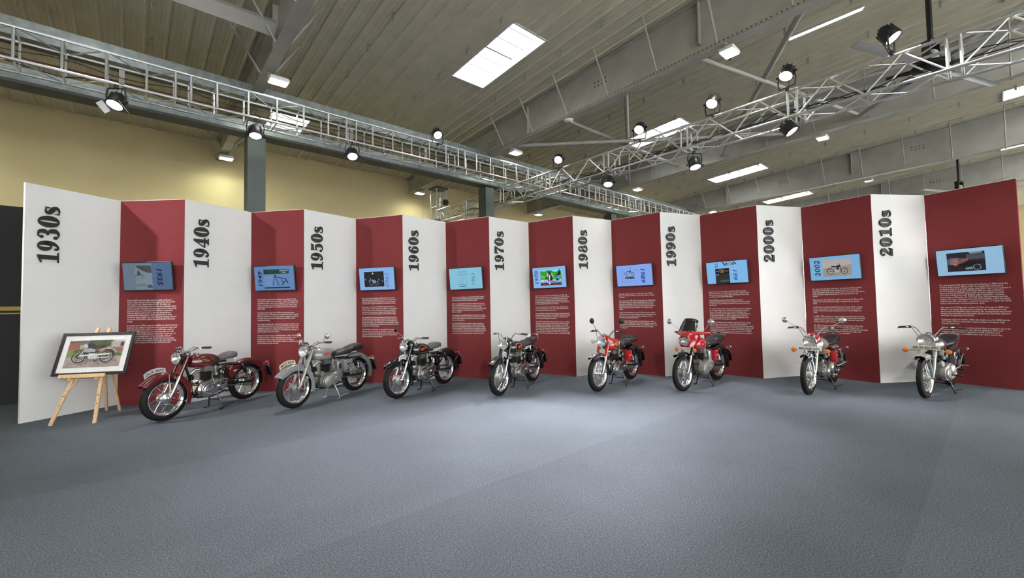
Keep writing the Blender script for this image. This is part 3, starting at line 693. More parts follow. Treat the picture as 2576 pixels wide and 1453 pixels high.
PARAS = {
0: """The first Bullets were thoroughly modern in design, featuring an
inclined 'sloper' twin port overhead valve layout for the 250 and 350
and a sporty 4-valve cylinder head on the 500. The clutch was
contained in an all-aluminium chain case that was horizontally split to
eradicate oil leaks. Twin high level exhaust pipes were de rigueur while
one novel feature was a centrestand that doubled as a prop-stand.
While the majority of motorcycles at this time still operated an
antiquated hand change gearbox, Bullets featured the very latest
4-speed foot-change gearbox. Dry sump lubrication and push rod tubes
cast into the 350 and 500's cylinders completed the up-to-the-minute
package.

In standard trim, the 500cc engine put out 25bhp but offered at the time
of purchase was a 29bhp racing kit with an 8:1 compression piston and
open exhaust pipes which would make a stock 500 Bullet capable of
90mph. This 1932 example is one of the first fifty Bullets ever built
and belongs to Royal Enfield historian, Gordon May. Gordon says, "It
has undergone a comprehensive two-year restoration, which has
been a labour of love. When I bought the bike, there were more parts
missing than present. I'm absolutely thrilled to have been able to bring
one of the earliest examples of the legendary Bullet back to life.\"""",
1: """Royal Enfield's groundbreaking swinging arm suspension was not
revealed to the public in the usual manner, which entailed producing
beautiful road-ready machines then whipping the covers off them to a
fanfare of trumpets at a prestigious motorcycle show. Instead, three
spring frame trials Bullets were entered in the Colmore Cup trial of
March 1948.

The British International Six Days Trial selection panel was so
impressed that three 350 Bullets were included in the British team for
that year's competition in Italy. This proved to be hugely successful as
two Bullet riders secured gold medals and Great Britain won the
International Trophy.

Just a couple of months later, when that year's largest motorcycle show
was held at London's Earls Court, the new 350 Bullet roadster sported
swinging arm suspension. The goal of achieving superior comfort and
handling, especially off road where rear wheel adhesion on all types of
terrain is critical, had been achieved.

There are no known examples of 1948-49 Bullets in India. This 1952
example very closely resembles those inaugural motorcycles. It has
been owned by Gurinder Singh of Patiala, Punjab, for 40 years.
Gurinder says "I love this Bullet because it makes me feel Royal. It is a
muscular bike and sounds awesome!\"""",
2: """When it became fully operational in 1956, the newly constructed
Enfield India factory had neither the resources nor the experience to
undertake complete motorcycle manufacturing, so it was set up to
assemble Bullets shipped from Redditch Royal Enfield in kit form.

Every month, a consignment of 50 CKD Enfields would leave the
Redditch factory in stout wooden cases for Madras. At the same time,
managers and key workers travelled from Madras to the Redditch
works where they spent months studying manufacturing processes.
Gradually, the production of components was moved over to India.

Redditch-built Bullets featured a new frame and alternator electrics
from 1956 onwards, whereas Bullets assembled in India continued to
be built with the 1949 - 1955 chassis and used a Lucas Magdyno for
ignition and charging. A new tank badge was also introduced on British
models whereas Indian Bullets continued to sport the legendary winged
tank badge with gold pinstriping.

This 1959 CKD example belongs to Vijay Kambah of Chennai. Vijay,
only the second owner from new, has completely restored it. He says,
"I love the combination of workmanship, style and elegance that makes
people turn their heads with a smile on their faces. So many of them
identify you with the hum of your Bullet.\"""",
3: """Production of pre-unit Bullets ceased at Redditch in 1962. Between
1963 and 1965, British Bullets were based on the lighter Crusader
model and employed a 350cc unit construction engine.

However, early-type Bullet frames and several other key components,
such as the aluminium alloy connecting rod, continued to be sent from
Redditch to Madras where production of the 1955-style Bullet
continued unabated. When the Redditch factory closed in 1967, Enfield
India was quickly able to either produce these parts itself or find
alternative suppliers.

As the decade wore on, Indian-built Bullets underwent subtle changes
to modernise them. Alternator electrics with coil ignition were adopted
and more shapely, upper-mounted 'barbie' headers designed to give
superior exhaust provision.

This 1962 Bullet 350 belongs to Shubham Lahoge from Kolhapur,
Maharashtra. Its first keeper owned it from 1964 until 2012 when
Shubham's father acquired it. He believes it has covered over 70,000
km from new and says, "My father gifted it to me, making me only the
second owner from new. I feel it is my prime responsibility to take care
of it. I love its curves, how I feel when I sit on it and, of course, the
engine performance and thump! My Bullet is what makes me, me.\"""",
4: """Exports were a very low priority for Enfield India in the 1970s. The
company already had full order books, supplying large numbers of 350
Bullets to the Indian Armed Forces and Civil Services as well as the
general public. Two Englishmen, Roger and Richard Slater, known in
the trade as Slater Bros, decided to change that and visited Madras in a
bid to become Royal Enfield's first UK distributor.

The unbreakable 350 Bullet, with its 1950's styling and performance,
returned to its British roots in 1977. It was quickly adopted by riders
from the growing classic motorcycling scene.

In India, the Bullet was king of the road, the largest and most powerful
home-built motorcycle. It became a part of India's cultural fabric thanks
to appearances in Bollywood movies in which star actors performed
popular songs while riding their motorcycles.

This 1971 Bullet 350 belongs to Yogesh Shivaji Lohege from Kolhapur,
Maharashtra. Yogesh says, "This Bullet makes me feel manly, rugged
and powerful." His son, Shubham, says, "I remember we went to buy
the 1971 Bullet when I was about ten years old. My father sat on it and,
with his dark shade sunglasses, instantly looked like a dashing police
officer. I fell in love with Bullets at that exact moment! I used to sit
beside him whenever he maintained it and he would explain everything
he was doing. With its CLASSIC gauge's Motul is always special to this
ride!\"""",
5: """From 1955, Indian-built Bullets were like Henry Ford's 'Model T'.
Buyers were told they could have any colour they wanted - as long as
it was black.

That changed in the 1980s with the introduction of the Bullet Deluxe,
which sported lashings of chrome garnished with bold red, blue or
green paint, and the Bullet Superstar, which featured a revamped
headlamp and instrument panel in place of the traditional casquette,
rubber fork gaiters and a choice of black, red or burgundy paint
finishes.

In 1989, the Bullet 500 was launched. The '500' was aimed at Royal
Enfield's growing international markets where riders demanded more
power. It, too, came in a variety of finishes, including an all-over
grey-green colour called Sahara Grey.

This 1979 Bullet 350 Deluxe belongs to Selva Ganapathy, a Group
Manager (Vehicle Production) at Royal Enfield's Oragadam plant. He
has owned it since 1991 and has ridden it over 100,000 km. Selva says,
"It's given me and each point when I ride it, I feel like I'm riding
on an elephant!\"""",
6: """Eicher Motors took control of Royal Enfield in 1994 and quickly
halted the production of smaller-capacity machines. It then set about
focusing the brand on the mid-size motorcycle segment, which at this
era effectively meant 350 and 500 Bullets.

Until the 1990s, motorcycles sold in India had mostly been
commuters. Buying a motorcycle was a significant investment and this
was especially the case with Royal Enfield, India's premium brand for
four decades.

The culture of Indian riders using a motorcycle for pleasure or taking it
on a long trip, whether solo or with friends, was largely non-existent.
However, by the middle of the decade, the first Bullet clubs were
formed and a new generation of riders began to use their motorcycles
for touring and adventure, as well as commuting. By far the most
notable of these rides was the 1997 expedition to Khardung La, the
first manned ride to the Himalayas on Bullets.

The Bullet Machismo 350 was designed to appeal to this new, younger
rider, including college students. This example, with its optional
fairing, belongs to K. Muthusubramanian from Chennai who has owned it
from new. Muthusubramanian says, "I overhauled the engine but it is still
running on the standard bore. I have ridden it 112,000 kms, including
commuting, to meet friends, and on a few long trips. I love its stability
and comfort. For me, the Bullet Campus represents the best example of
Royal Enfield engineering.\"""",
7: """The saying 'if it ain't broke, don't fix it,' described the Bullet perfectly
for decades. But by 2002, a new generation of owners wanted the
added convenience of an electric starter and it was clear that the time to
evolve the Bullet, without sacrificing its essential character, had
arrived.

That same year, the Bullet Electra 350 was launched. The Electra had
sharper, more modern tailored styling to appeal to these younger
riders.

The following year, Royal Enfield fit its first 5-speed, left foot-change
gearbox onto a Bullet. It was a marked improvement on the earlier
gearbox which had internals dating back to the very first Bullets of
1932!

In 2005, a 50th anniversary commemorative range of motorcycles was
released to celebrate 50 years of Royal Enfield in India. These included
a Bullet Electra 5-speed with an electric starter, front disc brake and
striking two-tone paint schemes.

The 50th Anniversary example belongs to Prajwal Dave of Pune who
has ridden it 45,000 km in 15 years of ownership. Prajwal says, "I
love my 50th Anniversary Bullet Electra because it has the short-lived but
wonderful combination of a traditional CI (Cast Iron) engine and
a 5-speed gearbox. This makes riding so enjoyable.\"""",
8: """The advent of the UCE (Unit Construction Engine) in 2008 led to the
creation of the Classic 350 and 500. The Bullet 350 continued in
production with the Cast Iron engine until 2010 when it was updated to
the UCE platform while the UCE Bullet 500 was only available in
export markets until 2013 when it also became available in India.
Created in collaboration with British engine specialists, Criterion
Engineering and Ricardo, the UCE had many advancements over the
outgoing CI engine, including electronic fuel injection, a first for Royal
Enfield, hydraulic valve lifters, overhead oil pumps, a 7-plate wet clutch
and an automatically tensioned primary chain.

The result was 27.2bhp with a hearty 41.3Nm of torque at 4000 rpm.
However, the engine delivered clean running, low maintenance and
much improved reliability while retaining the all-important long-stroke
torquey characteristics and thumping exhaust note that had endeared
the Bullet to generations of owners.

Production of Royal Enfield's 500cc big single ceased in 2020 but the
UCE Bullet 350 has remained a hugely popular motorcycle right
through until today.

This UCE Bullet 350 is one of the service bikes in constant use at the
company's flagship location. The cafe was opened in 2017 and
features a dining and bar experience as well as history and
motorcycle displays, an exclusive gear store and a service bay."""}
NLINES = {}
pp_me = {}
for i in range(18):
    a, d, L, ang = pframe(i); k = i//2
    white = i % 2 == 0
    lab = ('tall white panel carrying the black %s lettering' % YEARS[k]) if white else ('tall dark red text panel to the right of the %s lettering' % YEARS[k])
    t = thing('display_panel', lab, 'display panel', (a.x, a.y, 0), (0, 0, ang), group='zig-zag display panels')
    b = MB(); b.box((L/2, 0.02, PH/2), (L-0.004, 0.04, PH)); b.build('board', WHITE_P if white else RED_P, t, 0)
    b = MB(); b.box((L/2, 0.02, PH+0.004), (L-0.002, 0.044, 0.008)); b.build('top_edge', WHITE_P, t, 0)
    b = MB(); b.box((L/2, -0.004, 0.006), (L-0.004, 0.008, 0.012)); b.build('foot_strip', WHITE_P if white else RED_P, t, 0)
    if white:
        b = MB(); b.box((L/2, 0.0, 2.432), (L-0.01, 0.0012, 0.003)); b.build('board_joint', mat('joint_grey', (0.60, 0.59, 0.57), 0.7), t, 0)
    else:
        body = PARAS[k]; nl = body.count('\n')+1
        lines = sum(1.0 for q in body.split('\n') if q) ; gaps = sum(1 for q in body.split('\n') if not q)
        me = text_mesh(body, 0.0345, TEXT_W, serif=True, off=0.0, res=1, line=1.0, width=None)
        xs = [v.co.x for v in me.vertices]; ys = [v.co.y for v in me.vertices]
        x0, x1, y0, y1 = min(xs), max(xs), min(ys), max(ys)
        w = 0.935; pit = {0: 0.0382, 5: 0.0405}.get(k, 0.0388); hgt = pit*(nl-0.35)
        for v in me.vertices:
            v.co.x = (v.co.x-x0)/(x1-x0)*w; v.co.y = (v.co.y-y1)/(y1-y0)*hgt
        o = link('printed_text', me, t, loc=(0.152, -0.0015, 1.868), rot=(PI/2, 0, 0)); o['kind'] = 'stuff'

# ------------------------------------------------------------------ raised year lettering in a fat-face serif
def cr(pts, n=7):
    P = [Vector((p[0], p[1])) for p in pts]; out = []
    for i in range(len(P)-1):
        p0 = P[max(i-1, 0)]; p1 = P[i]; p2 = P[i+1]; p3 = P[min(i+2, len(P)-1)]
        for k in range(n):
            t = k/n; out.append(0.5*((2*p1)+(p2-p0)*t+(2*p0-5*p1+4*p2-p3)*t*t+(3*p1-p0-3*p2+p3)*t**3))
    out.append(P[-1]); return out
def g_strip(mb, Lp, Rp, dep, closed=False):
    n = len(Lp); vs = []
    for p in Lp: vs.append((p[0], 0, p[1]))
    for p in Rp: vs.append((p[0], 0, p[1]))
    for p in Lp: vs.append((p[0], dep, p[1]))
    for p in Rp: vs.append((p[0], dep, p[1]))
    fs = []
    for i in range(n if closed else n-1):
        j = (i+1) % n
        fs += [(2*n+i, 2*n+j, 3*n+j, 3*n+i), (i, n+i, n+j, j), (i, j, 2*n+j, 2*n+i), (n+i, 3*n+i, 3*n+j, n+j)]
    if not closed: fs += [(0, 2*n, 3*n, n), (n-1, 2*n-1, 4*n-1, 3*n-1)]
    mb.add(vs, fs)
def g_ell(cx, cy, rx, ry, n=36, sk=0.0):
    return [(cx+rx*math.cos(2*PI*i/n)+sk*math.sin(2*PI*i/n), cy+ry*math.sin(2*PI*i/n)) for i in range(n)]
def g_ring(mb, o, q, dep): g_strip(mb, o, q, dep, True)
def g_stroke(mb, pts, dep, thin=0.04, thick=0.24, widths=None, n=7):
    C = cr(pts, n); Lp, Rp = [], []
    for i, p in enumerate(C):
        t = (C[min(i+1, len(C)-1)]-C[max(i-1, 0)]).normalized(); nn = Vector((-t.y, t.x))
        if widths:
            f = i/n; a = int(min(f, len(widths)-2)); w = widths[a]+(widths[a+1]-widths[a])*(f-a)
        else: w = thin+(thick-thin)*abs(t.y)**1.6
        Lp.append(p+nn*w/2); Rp.append(p-nn*w/2)
    g_strip(mb, Lp, Rp, dep)
def g_poly(mb, pts, dep): mb.prism(pts, 0, dep)
def g_ball(mb, cx, cy, r, dep): g_poly(mb, g_ell(cx, cy, r, r, 18), dep)
def glyph(ch, mb, D):
    if ch == '0': g_ring(mb, g_ell(.32, .5, .32, .51), g_ell(.32, .5, .055, .455), D); return .70
    if ch == '1':
        g_poly(mb, [(.20, .03), (.44, .03), (.44, 1.0), (.36, 1.0), (.20, .93)], D); g_poly(mb, [(.04, 0), (.60, 0), (.60, .045), (.04, .045)], D)
        g_poly(mb, [(.02, .80), (.21, .86), (.21, .93), (.36, 1.0), (.02, .845)], D); return .66
    if ch in '96':
        m = mb.m
        if ch == '6':
            R = Matrix.Translation((.60, 0, 1.0)) @ Matrix.Rotation(PI, 4, 'Y'); mb.m = m @ R
        g_ring(mb, g_ell(.28, .67, .28, .335), g_ell(.27, .67, .055, .285), D)
        g_stroke(mb, [(.44, .74), (.455, .55), (.42, .28), (.30, .07), (.17, .02), (.09, .07)], D, .05, .25, [.22, .24, .20, .09, .05, .05]); g_ball(mb, .115, .12, .075, D)
        mb.m = m; return .66
    if ch == '3':
        g_stroke(mb, [(.10, .84), (.15, .96), (.27, .985), (.41, .90), (.43, .74), (.36, .60), (.24, .545)], D, widths=[.05, .05, .05, .19, .24, .14, .04]); g_ball(mb, .115, .83, .085, D)
        g_stroke(mb, [(.22, .545), (.37, .50), (.465, .36), (.46, .20), (.38, .06), (.24, .015), (.09, .10)], D, widths=[.04, .10, .24, .25, .15, .05, .05]); g_ball(mb, .105, .16, .095, D); return .66
    if ch == '2':
        g_stroke(mb, [(.10, .80), (.16, .955), (.28, .985), (.43, .88), (.44, .70), (.34, .50), (.16, .28), (.06, .05)], D, widths=[.05, .05, .05, .20, .24, .14, .05, .04]); g_ball(mb, .115, .78, .095, D)
        g_poly(mb, [(.03, 0), (.53, 0), (.60, .27), (.56, .27), (.47, .17), (.30, .19), (.12, .14), (.03, .05)], D); return .67
    if ch == '4':
        g_poly(mb, [(.30, .02), (.52, .02), (.52, 1.0), (.40, 1.0), (.30, .84)], D); g_poly(mb, [(.18, 0), (.62, 0), (.62, .04), (.18, .04)], D)
        g_poly(mb, [(.0, .25), (.64, .25), (.64, .30), (.06, .30)], D); g_poly(mb, [(.0, .28), (.055, .28), (.42, 1.0), (.385, 1.0)], D); return .68
    if ch == '5':
        g_poly(mb, [(.10, .79), (.48, .82), (.545, 1.0), (.30, .97), (.10, 1.0)], D); g_poly(mb, [(.10, .50), (.135, .50), (.135, 1.0), (.10, 1.0)], D)
        g_stroke(mb, [(.12, .51), (.27, .62), (.42, .54), (.465, .34), (.44, .15), (.34, .03), (.22, .015), (.08, .10)], D, widths=[.04, .06, .20, .26, .20, .07, .045, .05]); g_ball(mb, .10, .16, .09, D); return .66
    if ch == '7':
        g_poly(mb, [(.03, 1.0), (.61, 1.0), (.61, .93), (.42, .52), (.38, .25), (.40, 0), (.15, 0), (.16, .22), (.26, .46), (.47, .80), (.16, .80), (.075, .66), (.03, .66)], D); return .66
    if ch == '8':
        g_ring(mb, g_ell(.31, .755, .24, .255), g_ell(.31, .755, .085, .215, sk=.04), D); g_ring(mb, g_ell(.31, .27, .30, .28), g_ell(.31, .27, .095, .235, sk=.05), D); return .67
    if ch == 's':
        g_stroke(mb, [(.40, .50), (.37, .62), (.24, .665), (.12, .60), (.12, .47), (.26, .36), (.38, .25), (.40, .12), (.28, .01), (.14, .015), (.06, .15)], D, widths=[.04, .04, .045, .13, .20, .24, .22, .15, .05, .04, .04], n=6)
        g_poly(mb, [(.375, .46), (.415, .46), (.43, .68), (.40, .68)], D); g_poly(mb, [(.04, -.01), (.07, -.01), (.085, .21), (.045, .21)], D); return .50
for k, y in enumerate(YEARS):
    i = 2*k; a, d, L, ang = pframe(i)
    t = thing('year_lettering', 'raised glossy black %s lettering reading upwards on white panel' % y, 'lettering', ppos(i, 0.40, 0.0, 2.445), (0, 0, ang), group='raised year letters')
    hgt = 0.252; adv = []
    tot = sum({'0': .70, '1': .66, '2': .67, '4': .68, '8': .67, 's': .50}.get(c, .66) for c in y); sx = 0.915/tot/hgt
    x = 0.0
    for c in y:
        b = MB(); b.m = Matrix(((0, 0, -hgt, 0), (0, -1, 0, -0.004), (hgt*sx, 0, 0, x*hgt*sx), (0, 0, 0, 1)))
        x += glyph(c, b, 0.026)
        b.build('letter' if c == 's' else 'digit', BLACK_ACR, t, 0)

# ------------------------------------------------------------------ screens
def emat(name, col, strength=1.0):
    if name in MATS: return MATS[name]
    m = mat(name, (0.012, 0.012, 0.014), 0.45, vary=0.02, spec=0.15)
    nt = m.node_tree; b = nt.nodes['Principled BSDF']
    n = nt.nodes.new('ShaderNodeTexNoise'); n.inputs['Scale'].default_value = 14; r = nt.nodes.new('ShaderNodeValToRGB')
    tc = nt.nodes.new('ShaderNodeTexCoord'); _lnk(nt, tc.outputs['Object'], n.inputs['Vector']); _lnk(nt, n.outputs['Fac'], r.inputs['Fac'])
    r.color_ramp.elements[0].color = tuple(c*.93 for c in col)+(1,); r.color_ramp.elements[1].color = tuple(min(1, c*1.07) for c in col)+(1,)
    _lnk(nt, r.outputs['Color'], b.inputs['Emission Color']); b.inputs['Emission Strength'].default_value = strength
    m.cycles.emission_sampling = 'NONE'
    return m
def s2l(r, g, b): return tuple(((c/255+.055)/1.055)**2.4 if c > 10 else c/255/12.92 for c in (r, g, b))
def flat(mb, pts):          # pts in metres (x,z), viewer at -y
    mb.add([(p[0], 0, p[1]) for p in pts], [tuple(range(len(pts)))])
class Sheet:
    """flat print laid on a rectangle: coordinates 0..1 from the top left"""
    def __init__(s, parent, w, h, y): s.p = parent; s.w = w; s.h = h; s.y = y; s.k = 0
    def xy(s, u, v): return ((u-.5)*s.w, (.5-v)*s.h)
    def poly(s, name, polys, m):
        s.k += 1; b = MB()
        for q in polys: flat(b, [s.xy(*p) for p in q])
        o = b.build(name, m, s.p, 0); o.location = (0, s.y-0.0005*s.k, 0); return o
    def rect(s, name, u0, v0, u1, v1, m): return s.poly(name, [[(u0, v0), (u1, v0), (u1, v1), (u0, v1)]], m)
    def text(s, body, u, v, size, m, rot=0, shear=0.0, serif=False, off=0.0, width=None):
        s.k += 1; me = text_mesh(body, size, m, serif=serif, shear=shear, off=off, width=width)
        x, z = s.xy(u, v)
        return link('printed_lettering', me, s.p, loc=(x, s.y-0.0005*s.k, z), rot=(PI/2, rot, 0))
    def ring(s, name, u, v, r, w, m, n=26):
        s.k += 1; b = MB(); cx, cz = s.xy(u, v)
        o = [(cx+r*math.cos(2*PI*i/n), 0, cz+r*math.sin(2*PI*i/n)) for i in range(n)]; q = [(cx+(r-w)*math.cos(2*PI*i/n), 0, cz+(r-w)*math.sin(2*PI*i/n)) for i in range(n)]
        b.add(o+q, [(i, (i+1)%n, n+(i+1)%n, n+i) for i in range(n)]); ob = b.build(name, m, s.p, 0); ob.location = (0, s.y-0.0005*s.k, 0)
    def line(s, name, pts, w, m):
        s.k += 1; b = MB()
        for p, q in zip(pts[:-1], pts[1:]):
            a = Vector(s.xy(*p)); c = Vector(s.xy(*q)); d = (c-a).normalized(); n = Vector((-d.y, d.x))*w/2; e = d*w*.3
            flat(b, [a-n-e, c-n+e, c+n+e, a+n-e])
        ob = b.build(name, m, s.p, 0); ob.location = (0, s.y-0.0005*s.k, 0)
    def bike(s, u, v, k, dark, light, flip=1):
        """printed side view of a motorcycle, k = wheel radius (m), (u,v) = midpoint between the axles"""
        ku, kv = k/s.w, k/s.h
        def P(x, z): return (u+flip*x*ku, v-z*kv)
        for x in (-2.0, 2.0): s.ring('printed_wheel', *P(x, 0), k, k*.17, dark); s.ring('printed_rim', *P(x, 0), k*.83, k*.06, light); s.ring('printed_hub', *P(x, 0), k*.25, k*.24, dark, 12)
        s.poly('printed_bodywork', [[P(*q) for q in ((1.15, 1.75), (.9, 2.1), (.2, 2.1), (-.5, 1.75), (-.4, 1.45), (.9, 1.45))], [P(*q) for q in ((-.45, 1.75), (-.9, 1.95), (-1.7, 1.9), (-1.75, 1.65), (-.6, 1.5))]], dark)
        s.poly('printed_engine', [[P(*q) for q in ((.6, .7), (.75, -.2), (-.4, -.5), (-1.0, -.1), (-.6, .5), (-.1, .6))]], light)
        s.poly('printed_cylinder', [[P(*q) for q in ((.45, 1.4), (.5, .6), (-.1, .6), (-.1, 1.4))]], dark)
        s.line('printed_frame', [P(1.05, 1.9), P(2.0, 0)], k*.16, light); s.line('printed_frame', [P(1.1, 1.5), (P(.7, -.3))], k*.12, dark)
        s.line('printed_frame', [P(-.7, .1), P(-2.0, 0)], k*.14, dark); s.line('printed_frame', [P(1.0, 2.0), P(.75, 2.5), P(.35, 2.45)], k*.12, dark)
        s.ring('printed_lamp', *P(1.45, 2.0), k*.28, k*.27, light, 14)
        s.line('printed_exhaust', [P(.5, .2), P(.3, -.25), P(-2.4, -.1)], k*.16, light)
        s.line('printed_mudguard', [P(-3.1, .3), P(-2.9, .85), P(-2.3, 1.2), P(-1.6, 1.15)], k*.16, dark); s.line('printed_mudguard', [P(2.9, .85), P(2.3, 1.2), P(1.5, 1.1), P(1.0, .6)], k*.13, dark)
        s.line('printed_stand', [P(-.3, -.4), P(-.6, -1.0)], k*.1, dark)
TW, TZ = 0.905, 0.512
TVL = ['dim wall screen showing 1935 beside a grey motorcycle advert', 'wall screen showing 1949 and a green bannered advert', 'wall screen showing 1960 and a dark photo of a rider', 'pale cyan wall screen showing 1961 and a price list', 'wall screen showing 1970 and a green picture of riders', 'pale blue wall screen showing 1989 and a brochure page', 'wall screen caught mid-change with two slides showing', 'wall screen showing 2002 and a side view of a motorcycle', 'wall screen at far right showing a dark motorcycle photo']
BGC = [s2l(98, 112, 126), s2l(92, 128, 176), s2l(128, 172, 226), s2l(128, 188, 212), s2l(130, 178, 228), s2l(128, 164, 232), s2l(122, 180, 228), s2l(118, 168, 208), s2l(142, 182, 212)]
INK = emat('screen_ink_navy', s2l(14, 22, 58)); INK2 = emat('screen_ink_black', s2l(12, 12, 16)); GREY1 = emat('screen_grey', s2l(120, 134, 142)); GREY2 = emat('screen_mid_grey', s2l(62, 66, 66)); WHT = emat('screen_white', s2l(210, 225, 235))
GRN = emat('screen_green_banner', s2l(20, 62, 48)); PGREY = emat('screen_pale_blue', s2l(112, 140, 180)); STRIP = emat('screen_blue_strip', s2l(72, 96, 132)); PALE = emat('screen_paper', s2l(112, 128, 138))
FOL = emat('screen_foliage', s2l(48, 150, 40)); FOL2 = emat('screen_foliage_light', s2l(110, 185, 60)); SKYB = emat('screen_sky', s2l(120, 215, 225)); REDT = emat('screen_red_text', s2l(190, 60, 75)); BLU = emat('screen_jeans', s2l(60, 150, 215)); SKIN = emat('screen_cream_cloth', s2l(222, 210, 185))
TAN = emat('screen_tan', s2l(150, 140, 132)); ORG = emat('screen_orange', s2l(215, 165, 80)); DARKP = emat('screen_dark_photo', s2l(34, 28, 38)); RUST = emat('screen_rust', s2l(150, 70, 55)); NGRN = emat('screen_dark_green', s2l(34, 40, 32)); SILV = emat('screen_silver', s2l(165, 165, 170))
for k in range(9):
    i = 2*k+1; a, d, L, ang = pframe(i)
    t = thing('display_screen', TVL[k], 'television', ppos(i, 0.615, 0.105, 2.275), (math.radians(6), 0, ang), group='wall screens on the red panels')
    b = MB(); b.rbox((0, 0.02, 0), (TW, 0.045, TZ), 0.006); b.build('casing', BLK_PLASTIC, t, 20)
    b = MB(); b.rbox((0, 0.055, -0.02), (TW*.6, 0.04, TZ*.6), 0.01); b.build('back_cover', BLK_PLASTIC, t, 20)
    b = MB(); b.box((0, 0.085, -0.01), (0.30, 0.05, 0.22)); b.build('wall_bracket', BLK_MATT, t, 0)
    sw, sh = TW-0.026, TZ-0.03
    scn = MB(); scn.box((0, -0.0035, 0), (sw, 0.002, sh)); sc = scn.build('screen', emat('screen_bg_%d' % k, BGC[k]), t, 0)
    s = Sheet(sc, sw, sh, -0.005)
    if k == 0:
        s.rect('slide_strip', .60, 0, 1, 1, STRIP); s.rect('slide_page', .255, .06, .60, .97, PALE)
        s.poly('printed_photo', [[(.26, .10), (.59, .10), (.60, .38), (.50, .36), (.38, .27), (.31, .19)]], GREY2)
        s.bike(.35, .52, .028, GREY2, GREY1); s.poly('printed_rider', [[(.32, .28), (.345, .29), (.37, .38), (.40, .43), (.36, .46), (.30, .46), (.305, .36)]], GREY2)
        s.rect('printed_rule', .28, .775, .49, .795, GREY2); s.rect('printed_rule', .28, .835, .49, .855, GREY2); s.poly('printed_photo', [[(.50, .92), (.51, .84), (.55, .80), (.60, .83), (.61, .92)]], GREY2)
        s.text('1935', .715, .17, .135, INK, PI/2, .2, off=.004, width=.33)
    elif k == 1:
        s.rect('banner', .235, .13, .88, .33, GRN); s.text('Royal Enfield', .255, .285, .062, INK2, serif=True, width=.325); s.text('Spring Frame', .645, .21, .040, WHT, shear=.4, width=.19); s.text('Model', .70, .29, .035, WHT, shear=.3)
        s.rect('printed_column', .255, .40, .44, .80, PGREY)
        for q in range(6): s.rect('printed_rule', .26, .42+.065*q, .43, .432+.065*q, STRIP)
        s.line('printed_frame', [(.53, .40), (.46, .80)], .012, INK); s.line('printed_frame', [(.53, .42), (.615, .80)], .012, INK); s.line('printed_frame', [(.52, .43), (.68, .50), (.80, .55)], .014, INK); s.line('printed_frame', [(.80, .52), (.81, .62), (.84, .68)], .014, INK)
        s.line('printed_frame', [(.69, .50), (.68, .64), (.74, .66), (.79, .64), (.80, .55)], .010, INK); s.line('printed_frame', [(.76, .66), (.72, .76), (.69, .77)], .018, INK); s.ring('printed_lug', .84, .68, .018, .017, INK, 10); s.ring('printed_lug', .53, .39, .016, .015, INK, 10)
        s.rect('printed_bar', .245, .875, .895, .925, INK2); s.text('1949', .205, .88, .135, INK, -PI/2, .15, off=.002, width=.33)
    elif k == 2:
        s.rect('photo_border', .125, .145, .725, .88, emat('screen_lilac', s2l(150, 178, 232))); s.rect('printed_photo', .14, .17, .71, .86, INK2)
        for q in range(26):
            x = .15+.52*((q*37) % 26)/26; y = .20+.6*((q*17) % 26)/26; s.poly('printed_foliage', [[(x, y), (x+.02+.03*(q % 3)/3, y+.05), (x+.03, y+.12), (x+.005, y+.08)]], [GREY2, PGREY, NGRN][q % 3])
        s.poly('printed_rider', [[(.38, .24), (.43, .24), (.45, .36), (.50, .44), (.48, .56), (.40, .60), (.35, .52), (.36, .36)]], INK2); s.ring('printed_helmet', .405, .25, .018, .017, WHT, 12)
        s.ring('printed_wheel', .355, .68, .052, .009, PGREY); s.poly('printed_bodywork', [[(.36, .52), (.47, .55), (.50, .68), (.40, .70)]], PGREY); s.ring('printed_wheel', .51, .71, .040, .008, GREY1)
        s.text('1960', .755, .20, .125, emat('screen_grey_blue', s2l(96, 118, 160)), PI/2, .2, off=.002, width=.33)
    elif k == 3:
        DK = emat('screen_teal_ink', s2l(38, 74, 96)); MD = emat('screen_teal_pale', s2l(92, 142, 162))
        s.text('ROYAL ENFIELD', .30, .20, .032, DK, serif=True, width=.20); s.text('MOTORCYCLE PRICE LIST', .26, .32, .030, DK, serif=True, width=.28); s.text('1961', .375, .38, .024, DK, serif=True)
        for q in range(6): s.rect('printed_rule', .28, .46+.05*q, .45, .468+.05*q, MD); s.rect('printed_rule', .49, .46+.05*q, .545, .468+.05*q, MD)
        s.rect('printed_rule', .26, .78, .56, .795, DK); s.rect('printed_bar', .335, .85, .50, .89, DK); s.rect('printed_rule', .29, .865, .315, .88, DK); s.rect('printed_rule', .53, .865, .555, .88, DK)
        s.text('1961', .695, .20, .135, MD, PI/2, .2, off=.002, width=.30)
    elif k == 4:
        s.rect('photo_sky', .245, .13, .875, .30, SKYB); s.poly('printed_foliage', [[(.245, .20), (.30, .17), (.36, .22), (.42, .17), (.54, .15), (.62, .22), (.70, .26), (.80, .22), (.875, .20), (.875, .60), (.245, .60)]], FOL)
        for q in range(12): x = .26+.05*q; s.poly('printed_foliage', [[(x, .40+.03*(q % 4)), (x+.05, .38+.03*(q % 3)), (x+.06, .52), (x+.02, .56)]], FOL2)
        s.rect('printed_road', .245, .60, .875, .72, emat('screen_road', s2l(190, 205, 215))); s.rect('printed_road', .25, .70, .875, .725, BLU)
        for x in (.395, .575, .655, .855): s.ring('printed_wheel', x, .655, .036, .008, INK)
